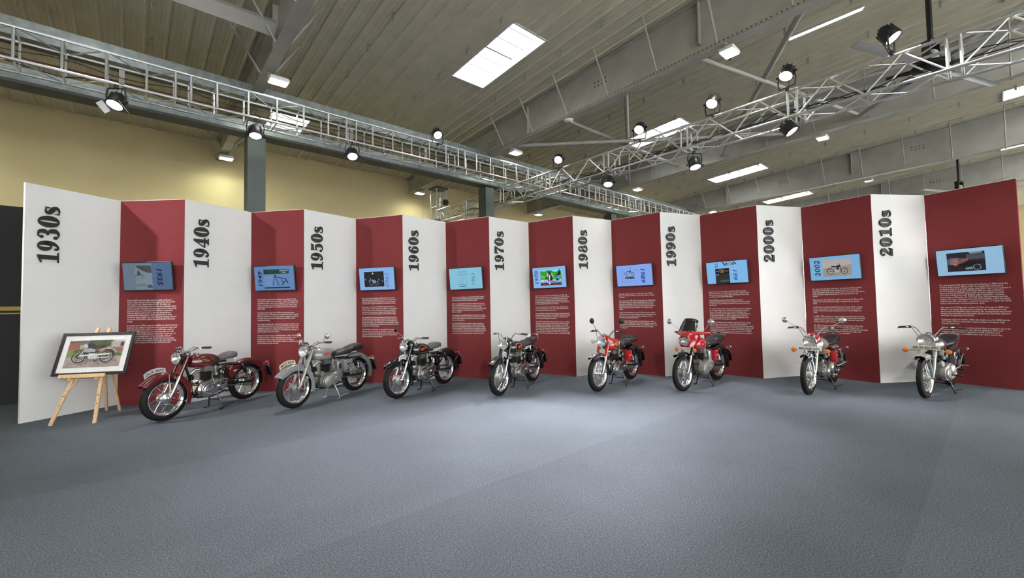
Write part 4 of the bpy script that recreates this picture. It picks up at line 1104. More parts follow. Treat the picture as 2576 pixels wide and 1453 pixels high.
        s.poly('printed_rider', [[(.50, .22), (.545, .23), (.58, .36), (.62, .55), (.60, .66), (.47, .67), (.45, .52), (.48, .36)]], INK); s.poly('printed_rider', [[(.52, .38), (.555, .38), (.535, .62), (.50, .64), (.50, .50)]], SKIN); s.poly('printed_rider', [[(.47, .30), (.50, .30), (.48, .46), (.45, .48)], [(.59, .30), (.615, .32), (.62, .46), (.60, .46)]], WHT)
        s.ring('printed_head', .505, .215, .016, .015, INK2, 10); s.ring('printed_head', .595, .215, .016, .015, INK2, 10); s.ring('printed_head', .83, .18, .018, .017, INK2, 10)
        s.poly('printed_rider', [[(.80, .22), (.85, .20), (.86, .38), (.80, .42), (.74, .46), (.68, .52), (.67, .48), (.77, .36)]], INK2); s.poly('printed_jeans', [[(.735, .44), (.84, .42), (.86, .52), (.80, .66), (.74, .64)]], BLU); s.poly('printed_bodywork', [[(.72, .56), (.80, .58), (.78, .68), (.72, .67)], [(.41, .44), (.45, .46), (.43, .58), (.40, .56)]], INK)
        s.rect('printed_caption_bar', .245, .765, .88, .885, INK2); s.text('Bullet-350', .285, .855, .048, REDT, shear=.3, off=.001, width=.20); s.text('Crusader-175', .57, .85, .048, REDT, shear=.3, off=.001, width=.285); s.ring('printed_roundel', .525, .80, .024, .023, WHT, 14)
        s.text('1970', .175, .84, .135, emat('screen_steel_blue', s2l(38, 70, 112)), -PI/2, .15, off=.002, width=.33)
    elif k == 5:
        for q in range(17): s.rect('printed_rule', .125, .24+.037*q, .21+.02*((q*7) % 3), .25+.037*q, emat('screen_lilac_rule', s2l(108, 138, 208)))
        s.line('printed_underline', [(.14, .16), (.45, .12), (.60, .11)], .004, emat('screen_pink', s2l(150, 120, 190))); s.bike(.385, .44, .040, INK, SILV); s.line('printed_frame', [(.415, .14), (.425, .22)], .006, INK)
        for q in range(6): s.rect('printed_block', .245+.047*q, .555, .285+.047*q, .655, [REDT, INK, GREY2, INK, INK2, GREY2][q])
        for q in range(4):
            for r in range(5): s.rect('printed_rule', .27+.07*q, .71+.035*r, .31+.07*q, .718+.035*r, MATS['screen_lilac_rule'])
        s.rect('printed_note', .55, .22, .64, .29, emat('screen_mint', s2l(118, 160, 205))); s.text('1989', .715, .14, .135, emat('screen_royal', s2l(30, 58, 140)), PI/2, .2, off=.003, width=.36)
    elif k == 6:
        s.text('1990', .23, -.13, .11, emat('screen_blue_ink', s2l(48, 84, 140)), PI/2, .1, width=.20) if False else s.text('90', .215, .03, .105, emat('screen_blue_ink', s2l(48, 84, 140)), PI/2, .1, width=.12)
        for q in range(16):
            x = .40+.33*((q*11) % 16)/16; y = .03+.15*((q*7) % 16)/16; s.poly('printed_motor', [[(x, y), (x+.05, y-.012 if y > .05 else y), (x+.04, y+.04), (x+.01, y+.03)]], [INK, INK2, GREY1][q % 3])
        s.rect('printed_page', .225, .31, .575, 1.0, INK2); s.text('Machismo', .315, .40, .030, ORG, serif=True, width=.11); s.text('Power - sophisticated', .245, .455, .028, ORG, serif=True, width=.27); s.text('edition.', .34, .51, .028, ORG, serif=True)
        s.poly('printed_photo', [[(.235, .62), (.57, .55), (.57, .99), (.24, .99)]], NGRN); s.poly('printed_photo', [[(.23, .57), (.33, .55), (.30, .62), (.235, .64)]], emat('screen_blue_patch', s2l(70, 110, 170)))
        for q in range(6): s.ring('printed_wheel', .35+.035*q, .90-.02*(q % 2), .020, .006, [STRIP, GREY1][q % 2], 12)
        s.text('199', .665, .345, .125, MATS['screen_blue_ink'], PI/2, .2, off=.002, width=.26)
    elif k == 7:
        s.rect('printed_photo', .27, .14, .835, .86, TAN); s.poly('printed_backdrop', [[(.27, .14), (.835, .14), (.835, .40), (.27, .50)]], emat('screen_pale_tan', s2l(168, 164, 162))); s.bike(.56, .66, .060, INK2, SILV)
        s.text('2002', .21, .84, .135, emat('screen_navy_ink', s2l(24, 40, 72)), -PI/2, .15, off=.002, width=.34)
    else:
        s.rect('printed_photo', .165, .13, .745, .86, DARKP); s.rect('printed_backdrop', .17, .36, .46, .58, emat('screen_mid_purple', s2l(84, 78, 92))); s.rect('printed_backdrop', .47, .22, .74, .42, emat('screen_slate', s2l(70, 70, 82)))
        s.poly('printed_backdrop', [[(.50, .13), (.72, .13), (.70, .20), (.54, .21)]], GREY1); s.poly('printed_engine', [[(.27, .40), (.34, .38), (.35, .56), (.30, .66), (.26, .60)], [(.38, .42), (.50, .36), (.49, .46), (.40, .48)]], RUST)
        s.ring('printed_wheel', .62, .72, .066, .013, INK2); s.ring('printed_rim', .62, .72, .053, .008, SILV); s.ring('printed_wheel', .36, .74, .060, .012, INK2); s.poly('printed_bodywork', [[(.36, .58), (.48, .48), (.62, .52), (.70, .50), (.66, .60), (.54, .66), (.42, .68)]], INK2); s.poly('printed_highlight', [[(.44, .74), (.54, .70), (.56, .78), (.45, .80)]], GREY1)
        for q in range(6): s.rect('printed_rule', .22, .34+.045*q, .36-.02*(q % 3), .35+.045*q, SILV)

# ------------------------------------------------------------------ framed photograph on an easel
EA = Vector((-6.7806, 6.3025, 0)); ED = Vector((0.98049644, 0.19653683, 0)); EANG = math.atan2(ED.y, ED.x); TA = math.radians(20)
ez = thing('easel', 'pale pine easel standing before the leftmost white panel', 'easel', EA, (0, 0, EANG))
# local: x along the picture, y away from the viewer, z up
def legpt(x, z): return (x, z*math.tan(TA), z)
def stick(name, p, q, w, th):
    p = Vector(p); q = Vector(q); d = (q-p).normalized(); s_ = Vector((1,0,0)) - d*d.x; s_.normalize(); n = d.cross(s_)
    b = MB(); b.loft([[c+s_*w*a/2+n*th*e/2 for a, e in ((-1,-1),(1,-1),(1,1),(-1,1))] for c in (p, q)]); return b.build(name, WOOD, ez, 0)
zt = 1.40
stick('front_leg', legpt(0.0, 0.005), legpt(0.26, zt), 0.045, 0.022); stick('front_leg', legpt(0.554, 0.005), legpt(0.41, zt), 0.045, 0.022)
stick('back_leg', (0.12, 0.94, 0.005), (0.33, 0.50, zt-0.05), 0.035, 0.022)
stick('back_leg', (0.36, 0.86, 0.005), (0.34, 0.50, zt-0.05), 0.03, 0.022)
b = MB(); b.m = Matrix.Translation((0.27, 0.69*math.tan(TA)-0.05, 0.665)) @ Matrix.Rotation(-TA, 4, 'X'); b.box((0, 0, 0), (0.60, 0.075, 0.025)); b.box((0, -0.035, 0.02), (0.60, 0.014, 0.045)); b.build('ledge', WOOD, ez, 0)
for x in (0.085, 0.44):
    b = MB(); b.m = Matrix.Translation((x, 0.66*math.tan(TA)-0.025, 0.635)) @ Matrix.Rotation(-TA, 4, 'X'); b.rbox((0, 0, 0), (0.045, 0.06, 0.05), 0.006); b.build('ledge_block', WOOD, ez, 0)
stick('cross_bar', legpt(0.085, 0.46), legpt(0.20, 0.62), 0.02, 0.018)
for zz in (0.40, 0.28):
    for x in (0.0+zz*0.186, 0.554-zz*0.103):
        b = MB(); b.lathe([(0.008, 0), (0.008, 0.003), (0, 0.003)], (x, zz*math.tan(TA)-0.0125, zz), (0,-1,0.36), 10); b.build('peg_hole', BLK_MATT, ez, 0)
FRW, FRH = 0.98, 0.675
fr = thing('picture_frame', 'black framed motorcycle photograph with white mount resting on the easel', 'picture', EA + Vector((ED.x*0.32 - (-ED.y)*0, ED.y*0.32, 0)) , (0, 0, EANG))
cen = Vector((0, 1.008*math.tan(TA)-0.020, 1.008)); fr.location = EA + Matrix.Rotation(EANG, 4, 'Z') @ Vector((0.32, cen.y, cen.z)); fr.rotation_euler = (-TA, 0, EANG)
FB = mat('frame_black', (0.012, 0.010, 0.014), 0.35)
for nm, (x, z, w, h) in {'frame_rail': (0, FRH/2-0.022, FRW, 0.044), 'frame_rail.b': (0, -FRH/2+0.022, FRW, 0.044), 'frame_stile': (-FRW/2+0.022, 0, 0.044, FRH-0.088), 'frame_stile.b': (FRW/2-0.022, 0, 0.044, FRH-0.088)}.items():
    b = MB(); b.rbox((x, 0, z), (w, 0.026, h), 0.004); b.build(nm.split('.')[0], FB, fr, 20)
b = MB(); b.box((0, 0.006, 0), (FRW-0.08, 0.008, FRH-0.08)); b.build('mount', mat('mount_white', (0.86, 0.86, 0.85), 0.7), fr, 0)
IW, IH = 0.735, 0.43
b = MB(); b.box((-0.005, 0.000, 0.0), (IW, 0.004, IH)); ph = b.build('photograph', mat('photo_paving', (0.46, 0.38, 0.35), 0.35, vary=0.25, scale=30), fr, 0)
s = Sheet(ph, IW, IH, -0.0030)
pf = lambda n, c, v=.25, sc=40: mat('print_'+n, s2l(*c), 0.35, vary=v, scale=sc)
s.rect('printed_hedge', 0.0, .30, 1.0, .62, pf('grass', (122, 138, 84), .4)); s.rect('printed_brick', 0.0, .05, .20, .34, pf('brick', (150, 92, 76), .35, 60)); s.rect('printed_wall', .55, .28, 1.0, .46, pf('brick2', (150, 98, 82), .3, 60)); s.poly('printed_roof', [[(.0, .03), (.30, .0), (.36, .07), (.0, .09)]], pf('roof', (92, 84, 92), .2))
s.rect('printed_shed', .19, .07, .40, .17, pf('shed', (104, 116, 98), .1)); s.rect('printed_trees', .34, .0, .78, .24, pf('trees', (62, 82, 50), .6, 30)); s.poly('printed_shed', [[(.76, .22), (.76, .08), (.84, .0), (.93, .06), (.93, .22)]], pf('hut', (176, 170, 166), .1)); s.rect('printed_door', .94, .09, 1.0, .24, pf('door', (84, 42, 54), .1)); s.rect('printed_sky', .84, .0, 1.0, .05, pf('sky', (196, 196, 200), .05))
for q in range(9):
    s.rect('printed_paving_joint', 0, .70+.034*q, 1, .704+.034*q, pf('joint', (84, 66, 60), .2))
for q in range(30):
    x = .02+.97*((q*13) % 30)/30; y = .70+.034*(q % 8); s.rect('printed_paving_joint', x, y, x+.004, y+.034, pf('joint', (84, 66, 60), .2))
s.bike(.50, .64, .092, pf('dark', (34, 28, 34), .15), pf('metal', (188, 188, 196), .2), flip=-1)
s.poly('printed_tank', [[(.30, .36), (.42, .31), (.55, .40), (.52, .47), (.33, .46)]], pf('tank', (150, 152, 160), .2)); s.line('printed_exhaust', [(.28, .60), (.40, .58), (.80, .55)], .022, pf('pipe', (205, 205, 212), .1)); s.line('printed_mudguard', [(.62, .40), (.72, .33), (.84, .36), (.93, .50)], .03, pf('guard', (150, 144, 140), .15))
b = MB(); b.box((-0.005, -0.0075, 0.0), (FRW-0.09, 0.001, FRH-0.09)); b.build('picture_glass', glass_mat('picture_glass', (1, 1, 1), 0.0), fr, 0)

# ------------------------------------------------------------------ neighbouring stands at both edges of the view
def stand_wall(name, label, c0, c1, stripe):
    a = Vector(c0); d = Vector(c1)-a; L = d.length
    t = thing(name, label, 'partition', (a.x, a.y, 0), (0, 0, math.atan2(d.y, d.x)))
    n = max(1, round(L/1.22))
    for k in range(n):
        b = MB(); b.box((L*(k+.5)/n, 0.02, PH/2), (L/n-0.006, 0.04, PH)); b.build('board', BLK_MATT, t, 0)
    if stripe:
        b = MB(); b.box((L/2, -0.003, 1.755), (L, 0.006, 0.075)); b.build('stripe', YELLOW, t, 0)
        b = MB(); b.box((L/2, -0.003, 1.665), (L, 0.006, 0.022)); b.build('stripe', YELLOW, t, 0)
stand_wall('partition', 'black partition with yellow stripes beyond the leftmost panel', (-11.2, 6.2), (-8.75, 8.35), True)
stand_wall('partition', 'plain black partition at the right edge beyond the last panel', (11.4, 7.9), (13.6, 9.6), False)
# ================================================================== MOTORCYCLES
CHROME = mat('chrome', (0.82, 0.82, 0.83), 0.07, metal=1.0, vary=0.02)
POL = mat('polished_alloy', (0.72, 0.71, 0.70), 0.20, metal=1.0, vary=0.05, scale=20)
CAST = mat('cast_alloy', (0.44, 0.43, 0.41), 0.45, metal=0.85, vary=0.12, scale=25, bump=0.1, bscale=120)
DULL = mat('dull_alloy', (0.27, 0.255, 0.235), 0.5, metal=0.7, vary=0.15, scale=25, bump=0.1, bscale=120)
RUBBER = mat('tyre_rubber', (0.0055, 0.0055, 0.006), 0.6, spec=0.3, vary=0.15, scale=30, bump=0.2, bscale=150)
GRIP = mat('grip_rubber', (0.015, 0.015, 0.016), 0.7)
GBLACK = mat('gloss_black', (0.006, 0.006, 0.007), 0.12, coat=1.0)
FRAMEB = mat('frame_black_enamel', (0.009, 0.009, 0.010), 0.25, coat=0.5)
GOLD = mat('gold_line', (0.62, 0.38, 0.10), 0.3, metal=0.6)
BADGE_R = mat('badge_red', (0.55, 0.05, 0.035), 0.3, coat=0.5)
BADGE_S = mat('badge_silver', (0.75, 0.72, 0.66), 0.3, metal=0.7)
PLATE_W = mat('plate_white', (0.80, 0.80, 0.77), 0.45)
PLATE_C = mat('plate_cream', (0.66, 0.61, 0.46), 0.5)
PLATE_S = mat('plate_silver', (0.52, 0.50, 0.47), 0.4)
PLATE_INK = mat('plate_ink', (0.012, 0.012, 0.012), 0.5)
AMBER = mat('amber_lens', (0.85, 0.20, 0.015), 0.15, coat=0.6)
REDLENS = mat('red_lens', (0.40, 0.012, 0.015), 0.15, coat=0.6)
CLEARL = mat('clear_lens', (0.75, 0.75, 0.76), 0.12, metal=0.6)
LEATHER = mat('seat_black', (0.016, 0.014, 0.016), 0.42, bump=0.12, bscale=90)
LEATHER_G = mat('seat_grey', (0.085, 0.080, 0.085), 0.4, bump=0.12, bscale=90)
REFL = mat('lamp_reflector', (0.86, 0.86, 0.88), 0.14, metal=1.0, vary=0.10, scale=55, bump=0.5, bscale=70)
LENSG = glass_mat('lamp_glass', (0.96, 0.97, 0.98), 0.04)
SMOKE = glass_mat('smoked_screen', (0.10, 0.09, 0.10), 0.10)
MIRR = mat('mirror_glass', (0.80, 0.82, 0.84), 0.03, metal=1.0, vary=0.01)
def paint(n, c, rough=0.16): return mat('paint_'+n, c, rough, coat=1.0, vary=0.03)

RW = 0.328            # wheel radius
FAX = Vector((0.685, 0, RW)); RAX = Vector((-0.685, 0, RW))

def wheel(name, P, root, ax, front):
    """rim mesh with tyre, hub, spokes as sub-parts"""
    y = Vector((0, 1, 0)); Rr = 0.243
    b = MB(); prof = [(Rr+0.010, -0.042), (Rr+0.012, -0.036), (Rr-0.004, -0.030), (Rr-0.016, -0.010), (Rr-0.017, 0.010), (Rr-0.004, 0.030), (Rr+0.012, 0.036), (Rr+0.010, 0.042), (Rr+0.002, 0.038), (Rr-0.014, 0.026), (Rr-0.024, 0.008), (Rr-0.024, -0.008), (Rr-0.014, -0.026), (Rr+0.002, -0.038), (Rr+0.010, -0.042)]
    b.lathe(prof, ax, y, 40); w = b.build(name, P['rim'], root, 50)
    b = MB(); h = 0.047; T = []
    N = 15
    for k in range(N+1):
        a = PI*k/N; rr = Rr+0.004+ (RW-Rr-0.004)*math.sin(a)**0.72; T.append((rr, -h*math.cos(a)*(0.80+0.20*math.sin(a))))
    if P.get('tread') and front is not None:
        pass
    b.lathe(T + [(Rr, 0.036), (Rr, -0.036), T[0]], ax, y, 56)
    b.build('tyre', RUBBER, w, 40)
    if front:      # circumferential ribs of the front tyre
        for yy in (-0.022, 0.0, 0.022):
            b = MB(); r0 = RW*1.0 - (0.0 if yy == 0 else 0.004); b.lathe([(r0-0.006, yy-0.0075), (r0+0.0018, yy-0.006), (r0+0.0018, yy+0.006), (r0-0.006, yy+0.0075)], ax, y, 56); b.build('tread_rib', RUBBER, w, 30)
    else:
        b = MB()
        for k in range(44):
            a = 2*PI*k/44
            for sg in (-1, 1):
                c = ax+Vector((math.cos(a+sg*.02), 0, math.sin(a+sg*.02)))*(RW-0.0042)+Vector((0, sg*0.016, 0)); b.box(c, (0.014, 0.024, 0.009), Matrix.Rotation(-a-PI/2, 3, 'Y') @ Matrix.Rotation(sg*.4, 3, 'Z'))
        o = b.build('tread_blocks', RUBBER, w, 0); o['kind'] = 'stuff'
    b = MB(); hr = P.get('hub', 0.085)
    b.lathe([(0, -0.058), (0.022, -0.058), (0.03, -0.05), (hr*.98, -0.05), (hr, -0.043), (hr, -0.034), (hr*.93, -0.03), (hr*.93, 0.03), (hr, 0.034), (hr, 0.046), (hr*.9, 0.056), (hr*.45, 0.062), (0.024, 0.066), (0.024, 0.085), (0, 0.085)], ax, y, 26)
    b.build('hub', P['hubm'], w, 40)
    b = MB()
    for k in range(18):
        for sg in (-1, 1):
            for lean in (-1, 1):
                a = 2*PI*(k*2+(sg > 0))/36; aa = a+lean*0.62
                if (k+(lean > 0)) % 2: continue
                p = ax+Vector((math.cos(aa)*hr*.96, sg*0.040, math.sin(aa)*hr*.96)); q = ax+Vector((math.cos(a)*(Rr-0.012), sg*0.006, math.sin(a)*(Rr-0.012))); b.tube([p, q], 0.0020, 4, False)
    o = b.build('spokes', CHROME, w, 40); o['kind'] = 'stuff'
    b = MB(); b.tube([ax+Vector((0, -0.125, 0)), ax+Vector((0, 0.125, 0))], 0.010, 8); b.tube([ax+Vector((0, 0.108, 0)), ax+Vector((0, 0.13, 0))], 0.018, 6); b.build('axle', CHROME, w, 30)
    return w

def fender(name, m, root, ax, R, a0, a1, w, depth, flare=0.0, n=26):
    """mudguard swept round the wheel; angles from straight ahead, counted upwards"""
    b = MB(); rings = []
    K = 9
    for i in range(n+1):
        t = i/n; a = math.radians(a0+(a1-a0)*t); R2 = R + flare*max(0, (0.16-t)/0.16)**2*0.6
        e = 1.0 - 0.35*max(0, (0.10-t)/0.10)
        sec = []
        for k in range(K):
            q = PI*k/(K-1); sec.append((-math.cos(q)*w/2, math.sin(q)**0.8*0.045-0.03))
        sec = [(-w/2, -0.03-depth*e)] + sec + [(w/2, -0.03-depth*e)]
        inner = [(yy*0.955, rr-0.006) for yy, rr in reversed(sec)]
        full = sec+inner
        rings.append([ax+Vector((math.cos(a)*(R2+rr), yy, math.sin(a)*(R2+rr))) for yy, rr in full])
    b.loft(rings); return b.build(name, m, root, 40)

def tank_prof(x):
    """half width, top, bottom of the tank at x"""
    K = [(0.335, 0.050, 0.868, 0.765), (0.315, 0.092, 0.900, 0.735), (0.26, 0.122, 0.925, 0.716), (0.18, 0.137, 0.936, 0.708), (0.08, 0.140, 0.934, 0.704), (-0.02, 0.128, 0.918, 0.706), (-0.10, 0.102, 0.888, 0.714), (-0.155, 0.064, 0.848, 0.730), (-0.17, 0.025, 0.815, 0.755)]
    for (x0, *v0), (x1, *v1) in zip(K[:-1], K[1:]):
        if x <= x0 and x >= x1:
            t = (x0-x)/(x0-x1); t = t*t*(3-2*t)*.35+t*.65
            return [p+(q-p)*t for p, q in zip(v0, v1)]
    return list(K[0][1:]) if x > K[0][0] else list(K[-1][1:])
def tank_y(x, z, off=0.0):
    w, zt, zb = tank_prof(x); zc = zb+(zt-zb)*0.42
    k = (z-zc)/(zt-zc) if z > zc else (zc-z)/(zc-zb)
    k = min(abs(k), 0.999); e = 2.3 if z > zc else 3.2
    return w*(1-k**e)**(1/2.4)+off

def conform(me, root, name, x0, z0, sx, sy=1.0, off=0.0022, side=1, flipx=True):
    """lay a flat XY mesh on the tank flank: mesh x runs backwards on the left side"""
    for v in me.vertices:
        x = x0 - v.co.x*sx; z = z0 + v.co.y*sy; v.co = Vector((x, side*tank_y(x, z, off), z))
    return link(name, me, root)
def tank_patch(name, pts, root, m, off=0.0015, side=1):
    """filled outline (x,z) draped on the flank"""
    n = len(pts); cx = sum(p[0] for p in pts)/n; cz = sum(p[1] for p in pts)/n; b = MB(); vs = []; fs = []; R = 4
    for r in range(1, R+1):
        for p in pts:
            x = cx+(p[0]-cx)*r/R; z = cz+(p[1]-cz)*r/R; vs.append((x, side*tank_y(x, z, off), z))
    vs.append((cx, side*tank_y(cx, cz, off), cz)); C = len(vs)-1
    for j in range(n):
        k = (j+1) % n; fs.append((C, j, k))
        for r in range(R-1): fs.append((r*n+j, (r+1)*n+j, (r+1)*n+k, r*n+k))
    b.add(vs, fs); return b.build(name, m, root, 50)
def tank_line(name, pts, root, m, r=0.0028, side=1):
    b = MB(); q = [(x, side*tank_y(x, z, 0.0005), z) for x, z in pts]; b.tube(q+[q[0]], r, 5, False); return b.build(name, m, root, 50)
def oval(cx, cz, rx, rz, n=22, p=2.0, sk=0.0):
    o = []
    for i in range(n):
        a = 2*PI*i/n; c, s_ = math.cos(a), math.sin(a); X = math.copysign(abs(c)**(2/p), c)*rx; Z = math.copysign(abs(s_)**(2/p), s_)*rz; o.append((cx+X, cz+Z+sk*X))
    return o

def plate(parent, name, txt, size, m, loc, rot, w, h, ts, curved=0.0):
    """number plate; local x = reading direction, facing -y"""
    b = MB()
    if curved:
        n = 12; rings = []
        for i in range(n+1):
            t = i/n-.5; bow = curved*(1-4*t*t)
            rings.append([(t*w*(1.0), yy, z+bow) for yy, z in ((-0.003, 0), (0.003, 0), (0.003, h), (-0.003, h))])
        b.loft(rings)
    else: b.rbox((0, 0, h/2), (w, 0.006, h), 0.003)
    o = b.build(name, m, parent, 30); o.location = loc; o.rotation_euler = rot
    me = text_mesh(txt, ts, PLATE_INK, off=0.0012, res=2)
    if len(me.vertices):
        xs = [v.co.x for v in me.vertices]; c = (min(xs)+max(xs))/2; k = (w*.86)/(max(xs)-min(xs)); k = min(k, 1.3)
        for v in me.vertices:
            x = (v.co.x-c)*k; v.co.x = x
            v.co.y += h*.5-ts*.36 + (curved*(1-4*(x/w)**2) if curved else 0)
    link('number_lettering', me, o, loc=(0, -0.0045, 0), rot=(PI/2, 0, 0))
    if curved:
        me2 = me.copy(); link('number_lettering', me2, o, loc=(0, 0.0045, 0), rot=(PI/2, 0, PI))
    return o

def motorcycle(P):
    root = thing('motorcycle', P['label'], 'motorcycle', group='classic motorcycles in a row')
    MP = P['paint']; ST = P.get('steer', 0.0)
    fr_front = bpy.data.objects   # (no steering pivot: everything is modelled straight ahead)
    wheel('front_wheel', P, root, FAX, True); wheel('rear_wheel', P, root, RAX, False)
    # --- fork
    top = Vector((0.385, 0, 0.945)); bot = Vector((0.655, 0, 0.345)); fd = (bot-top).normalized()
    for sg in (1, -1):
        Y = Vector((0, sg*0.088, 0))
        b = MB(); sr = P.get('shroud_r', 0.0315)
        b.tube([top+Y, top+fd*0.06+Y, top+fd*0.31+Y, top+fd*0.345+Y], [sr*.92, sr, sr, sr*.93], 14); lg = b.build('fork_leg', P['fork_up'], root, 40)
        b = MB(); b.tube([top+fd*0.34+Y, top+fd*0.36+Y, top+fd*0.55+Y, bot+Y*0.98, bot+fd*0.03+Y*.96], [0.0255, 0.0265, 0.0245, 0.0225, 0.012], 14); b.build('fork_slider', P['fork_lo'], lg, 40)
        if P.get('gaiter'):
            b = MB(); pr = []
            for k in range(13): pr.append((0.033 if k % 2 else 0.026, k*0.012))
            b.lathe(pr, top+fd*0.30+Y, fd, 12); b.build('fork_gaiter', GRIP, lg, 30)
        b = MB(); b.rbox(FAX+Vector((-0.012, sg*0.088, 0.0)), (0.05, 0.030, 0.055), 0.008); b.build('axle_clamp', P['fork_lo'], lg, 30)
    b = MB(); b.rbox(top+fd*0.33, (0.06, 0.20, 0.035), 0.01, Matrix.Rotation(math.radians(24), 3, 'Y')); b.build('lower_yoke', P.get('yoke', FRAMEB), root, 30)
    # --- front mudguard
    Rf = RW+0.052
    fa0, fa1, fw, fdp = P['ff']
    ff = fender('front_mudguard', P['fender'], root, FAX, Rf, fa0, fa1, fw, fdp, 0.05)
    def fpt(a, y, r=Rf-0.02): a = math.radians(a); return FAX+Vector((math.cos(a)*r, y, math.sin(a)*r))
    for sg in (1, -1):
        for a in P.get('stays', ()):
            b = MB(); b.tube([FAX+Vector((0, sg*0.105, 0.0)), fpt(a, sg*fw*.47)], 0.0055, 6); b.build('mudguard_stay', P.get('staym', FRAMEB), ff, 40)
    # --- headlamp
    hc = Vector(P.get('lamp_at', (0.505, 0, 0.905))); hr = P.get('lamp_r', 0.092)
    b = MB(); b.lathe([(0, -0.13), (0.03, -0.125), (0.06, -0.10), (0.082*hr/.092, -0.05), (hr*.97, -0.005), (hr*.99, 0.0)], hc, (1, 0, -0.04), 26); hl = b.build('headlamp', P['lamp'], root, 45)
    b = MB(); b.lathe([(hr*.99, -0.006), (hr*1.05, 0.0), (hr*1.05, 0.012), (hr*.98, 0.020), (hr*.93, 0.017), (hr*.93, 0.0)], hc, (1, 0, -0.04), 30); b.build('lamp_rim', CHROME, hl, 45)
    b = MB(); b.lathe([(hr*.93, 0.006), (hr*.75, -0.022), (hr*.45, -0.046), (0.018, -0.056), (0.016, -0.03), (0, -0.028)], hc, (1, 0, -0.04), 26); b.build('lamp_reflector', REFL, hl, 45)
    b = MB(); b.lathe([(hr*.93, 0.014), (hr*.7, 0.024), (hr*.35, 0.030), (0, 0.032)], hc, (1, 0, -0.04), 26); b.build('lamp_glass', LENSG, hl, 60)
    if P.get('red_dot'):
        b = MB(); b.ball(hc+Vector((0.034, 0.004, 0.002)), (0.006, 0.016, 0.016)); b.build('lamp_badge', BADGE_R, hl, 40)
    if P.get('nacelle'):
        b = MB()
        secs = [(hc.x-0.066, 0.094, 0.090, hc.z), (hc.x-0.088, 0.116, 0.104, 0.908), (0.385, 0.125, 0.098, 0.925), (0.335, 0.105, 0.080, 0.932), (0.30, 0.07, 0.05, 0.935)]
        b.loft([[(x, math.copysign(abs(math.cos(a))**.8, math.cos(a))*w, zc+math.copysign(abs(math.sin(a))**.85, math.sin(a))*h) for a in [2*PI*k/20 for k in range(20)]] for x, w, h, zc in secs]); nc = b.build('headlamp_nacelle', P['nacelle'], root, 45)
        b = MB(); b.lathe([(0.040, 0), (0.040, 0.016), (0.034, 0.02), (0, 0.02)], (0.395, 0, 1.012), (0.15, 0, 1), 18); b.build('speedometer', CHROME, nc, 40)
        b = MB(); b.lathe([(0.033, 0.021), (0, 0.0215)], (0.395, 0, 1.012), (0.15, 0, 1), 18); b.build('speedometer_face', BLK_PLASTIC, nc, 40)
        for sg in (1, -1):
            b = MB(); b.ball((0.475, sg*0.055, 0.985), 0.017, 10, 6); b.build('pilot_lamp', CHROME, nc, 40)
    else:
        for sg in (1, -1):
            b = MB(); b.rbox((0.455, sg*0.096, 0.895), (0.10, 0.010, 0.05), 0.004, Matrix.Rotation(math.radians(15), 3, 'Y')); b.build('lamp_bracket', P.get('bracketm', FRAMEB), hl, 30)
        b = MB(); b.lathe([(0.045, 0), (0.045, 0.045), (0.035, 0.055), (0, 0.055)], (0.43, 0.0, 0.995), (0.5, 0, 1), 18); sp = b.build('speedometer', CHROME, root, 40)
        b = MB(); b.lathe([(0.036, 0.056), (0, 0.0565)], (0.43, 0.0, 0.995), (0.5, 0, 1), 18); b.build('speedometer_face', BLK_PLASTIC, sp, 40)
        b = MB(); b.rbox(top+Vector((0, 0, 0.015)), (0.07, 0.22, 0.028), 0.01, Matrix.Rotation(math.radians(10), 3, 'Y')); b.build('top_yoke', P.get('topyoke', CHROME), root, 30)
    # --- handlebar
    hb = P['bar']; half = [(0.355, 0.0, 0.985), (0.352, 0.06, 0.99)] + list(hb)
    full = [Vector((p[0], -p[1], p[2])) for p in reversed(half[1:])] + [Vector(p) for p in half]
    def cr3(pts, n=5):
        out = []
        for i in range(len(pts)-1):
            p0, p1, p2, p3 = pts[max(i-1, 0)], pts[i], pts[i+1], pts[min(i+2, len(pts)-1)]
            for k in range(n):
                t = k/n; out.append(0.5*((2*p1)+(p2-p0)*t+(2*p0-5*p1+4*p2-p3)*t*t+(3*p1-p0-3*p2+p3)*t**3))
        out.append(pts[-1]); return out
    b = MB(); b.tube(cr3(full), 0.011, 10); bar_ = b.build('handlebar', CHROME, root, 50)
    for sg in (1, -1):
        e = Vector(hb[-1]); q = Vector(hb[-2]); dv = (e-q).normalized(); e = Vector((e.x, sg*e.y, e.z)); dv = Vector((dv.x, sg*dv.y, dv.z))
        b = MB(); b.tube([e-dv*0.125, e-dv*0.12, e-dv*0.01, e+dv*0.004], [0.014, 0.0175, 0.0175, 0.014], 12); b.build('grip', P.get('gripm', GRIP), bar_, 40)
        b = MB(); pv = e-dv*0.150; fw_ = Vector((1, 0, 0)); b.rbox(pv+fw_*0.014, (0.045, 0.035, 0.03), 0.006); b.build('lever_bracket', P.get('switchm', CHROME), bar_, 30)
        if P.get('switch'):
            b = MB(); b.rbox(e-dv*0.165, (0.05, 0.055, 0.045), 0.008); b.build('switch_cluster', BLK_PLASTIC, bar_, 30)
        b = MB(); b.tube([pv+fw_*0.03, pv+fw_*0.052+dv*0.05+Vector((0,0,-0.006)), e+fw_*0.055-dv*0.03+Vector((0,0,-0.012)), e+fw_*0.045+dv*0.012+Vector((0,0,-0.012))], [0.0065, 0.006, 0.0055, 0.007], 6); b.build('lever', P.get('leverm', CHROME), bar_, 40)
        b = MB(); b.tube([pv+fw_*0.02, pv+Vector((0.07, -sg*0.05, 0.02)), Vector((0.46, sg*0.12, 1.0)), Vector((0.44, sg*0.06, 0.86))], 0.0042, 5); b.build('control_cable', CABLE, bar_, 40)
        mm = P.get('mirrors')
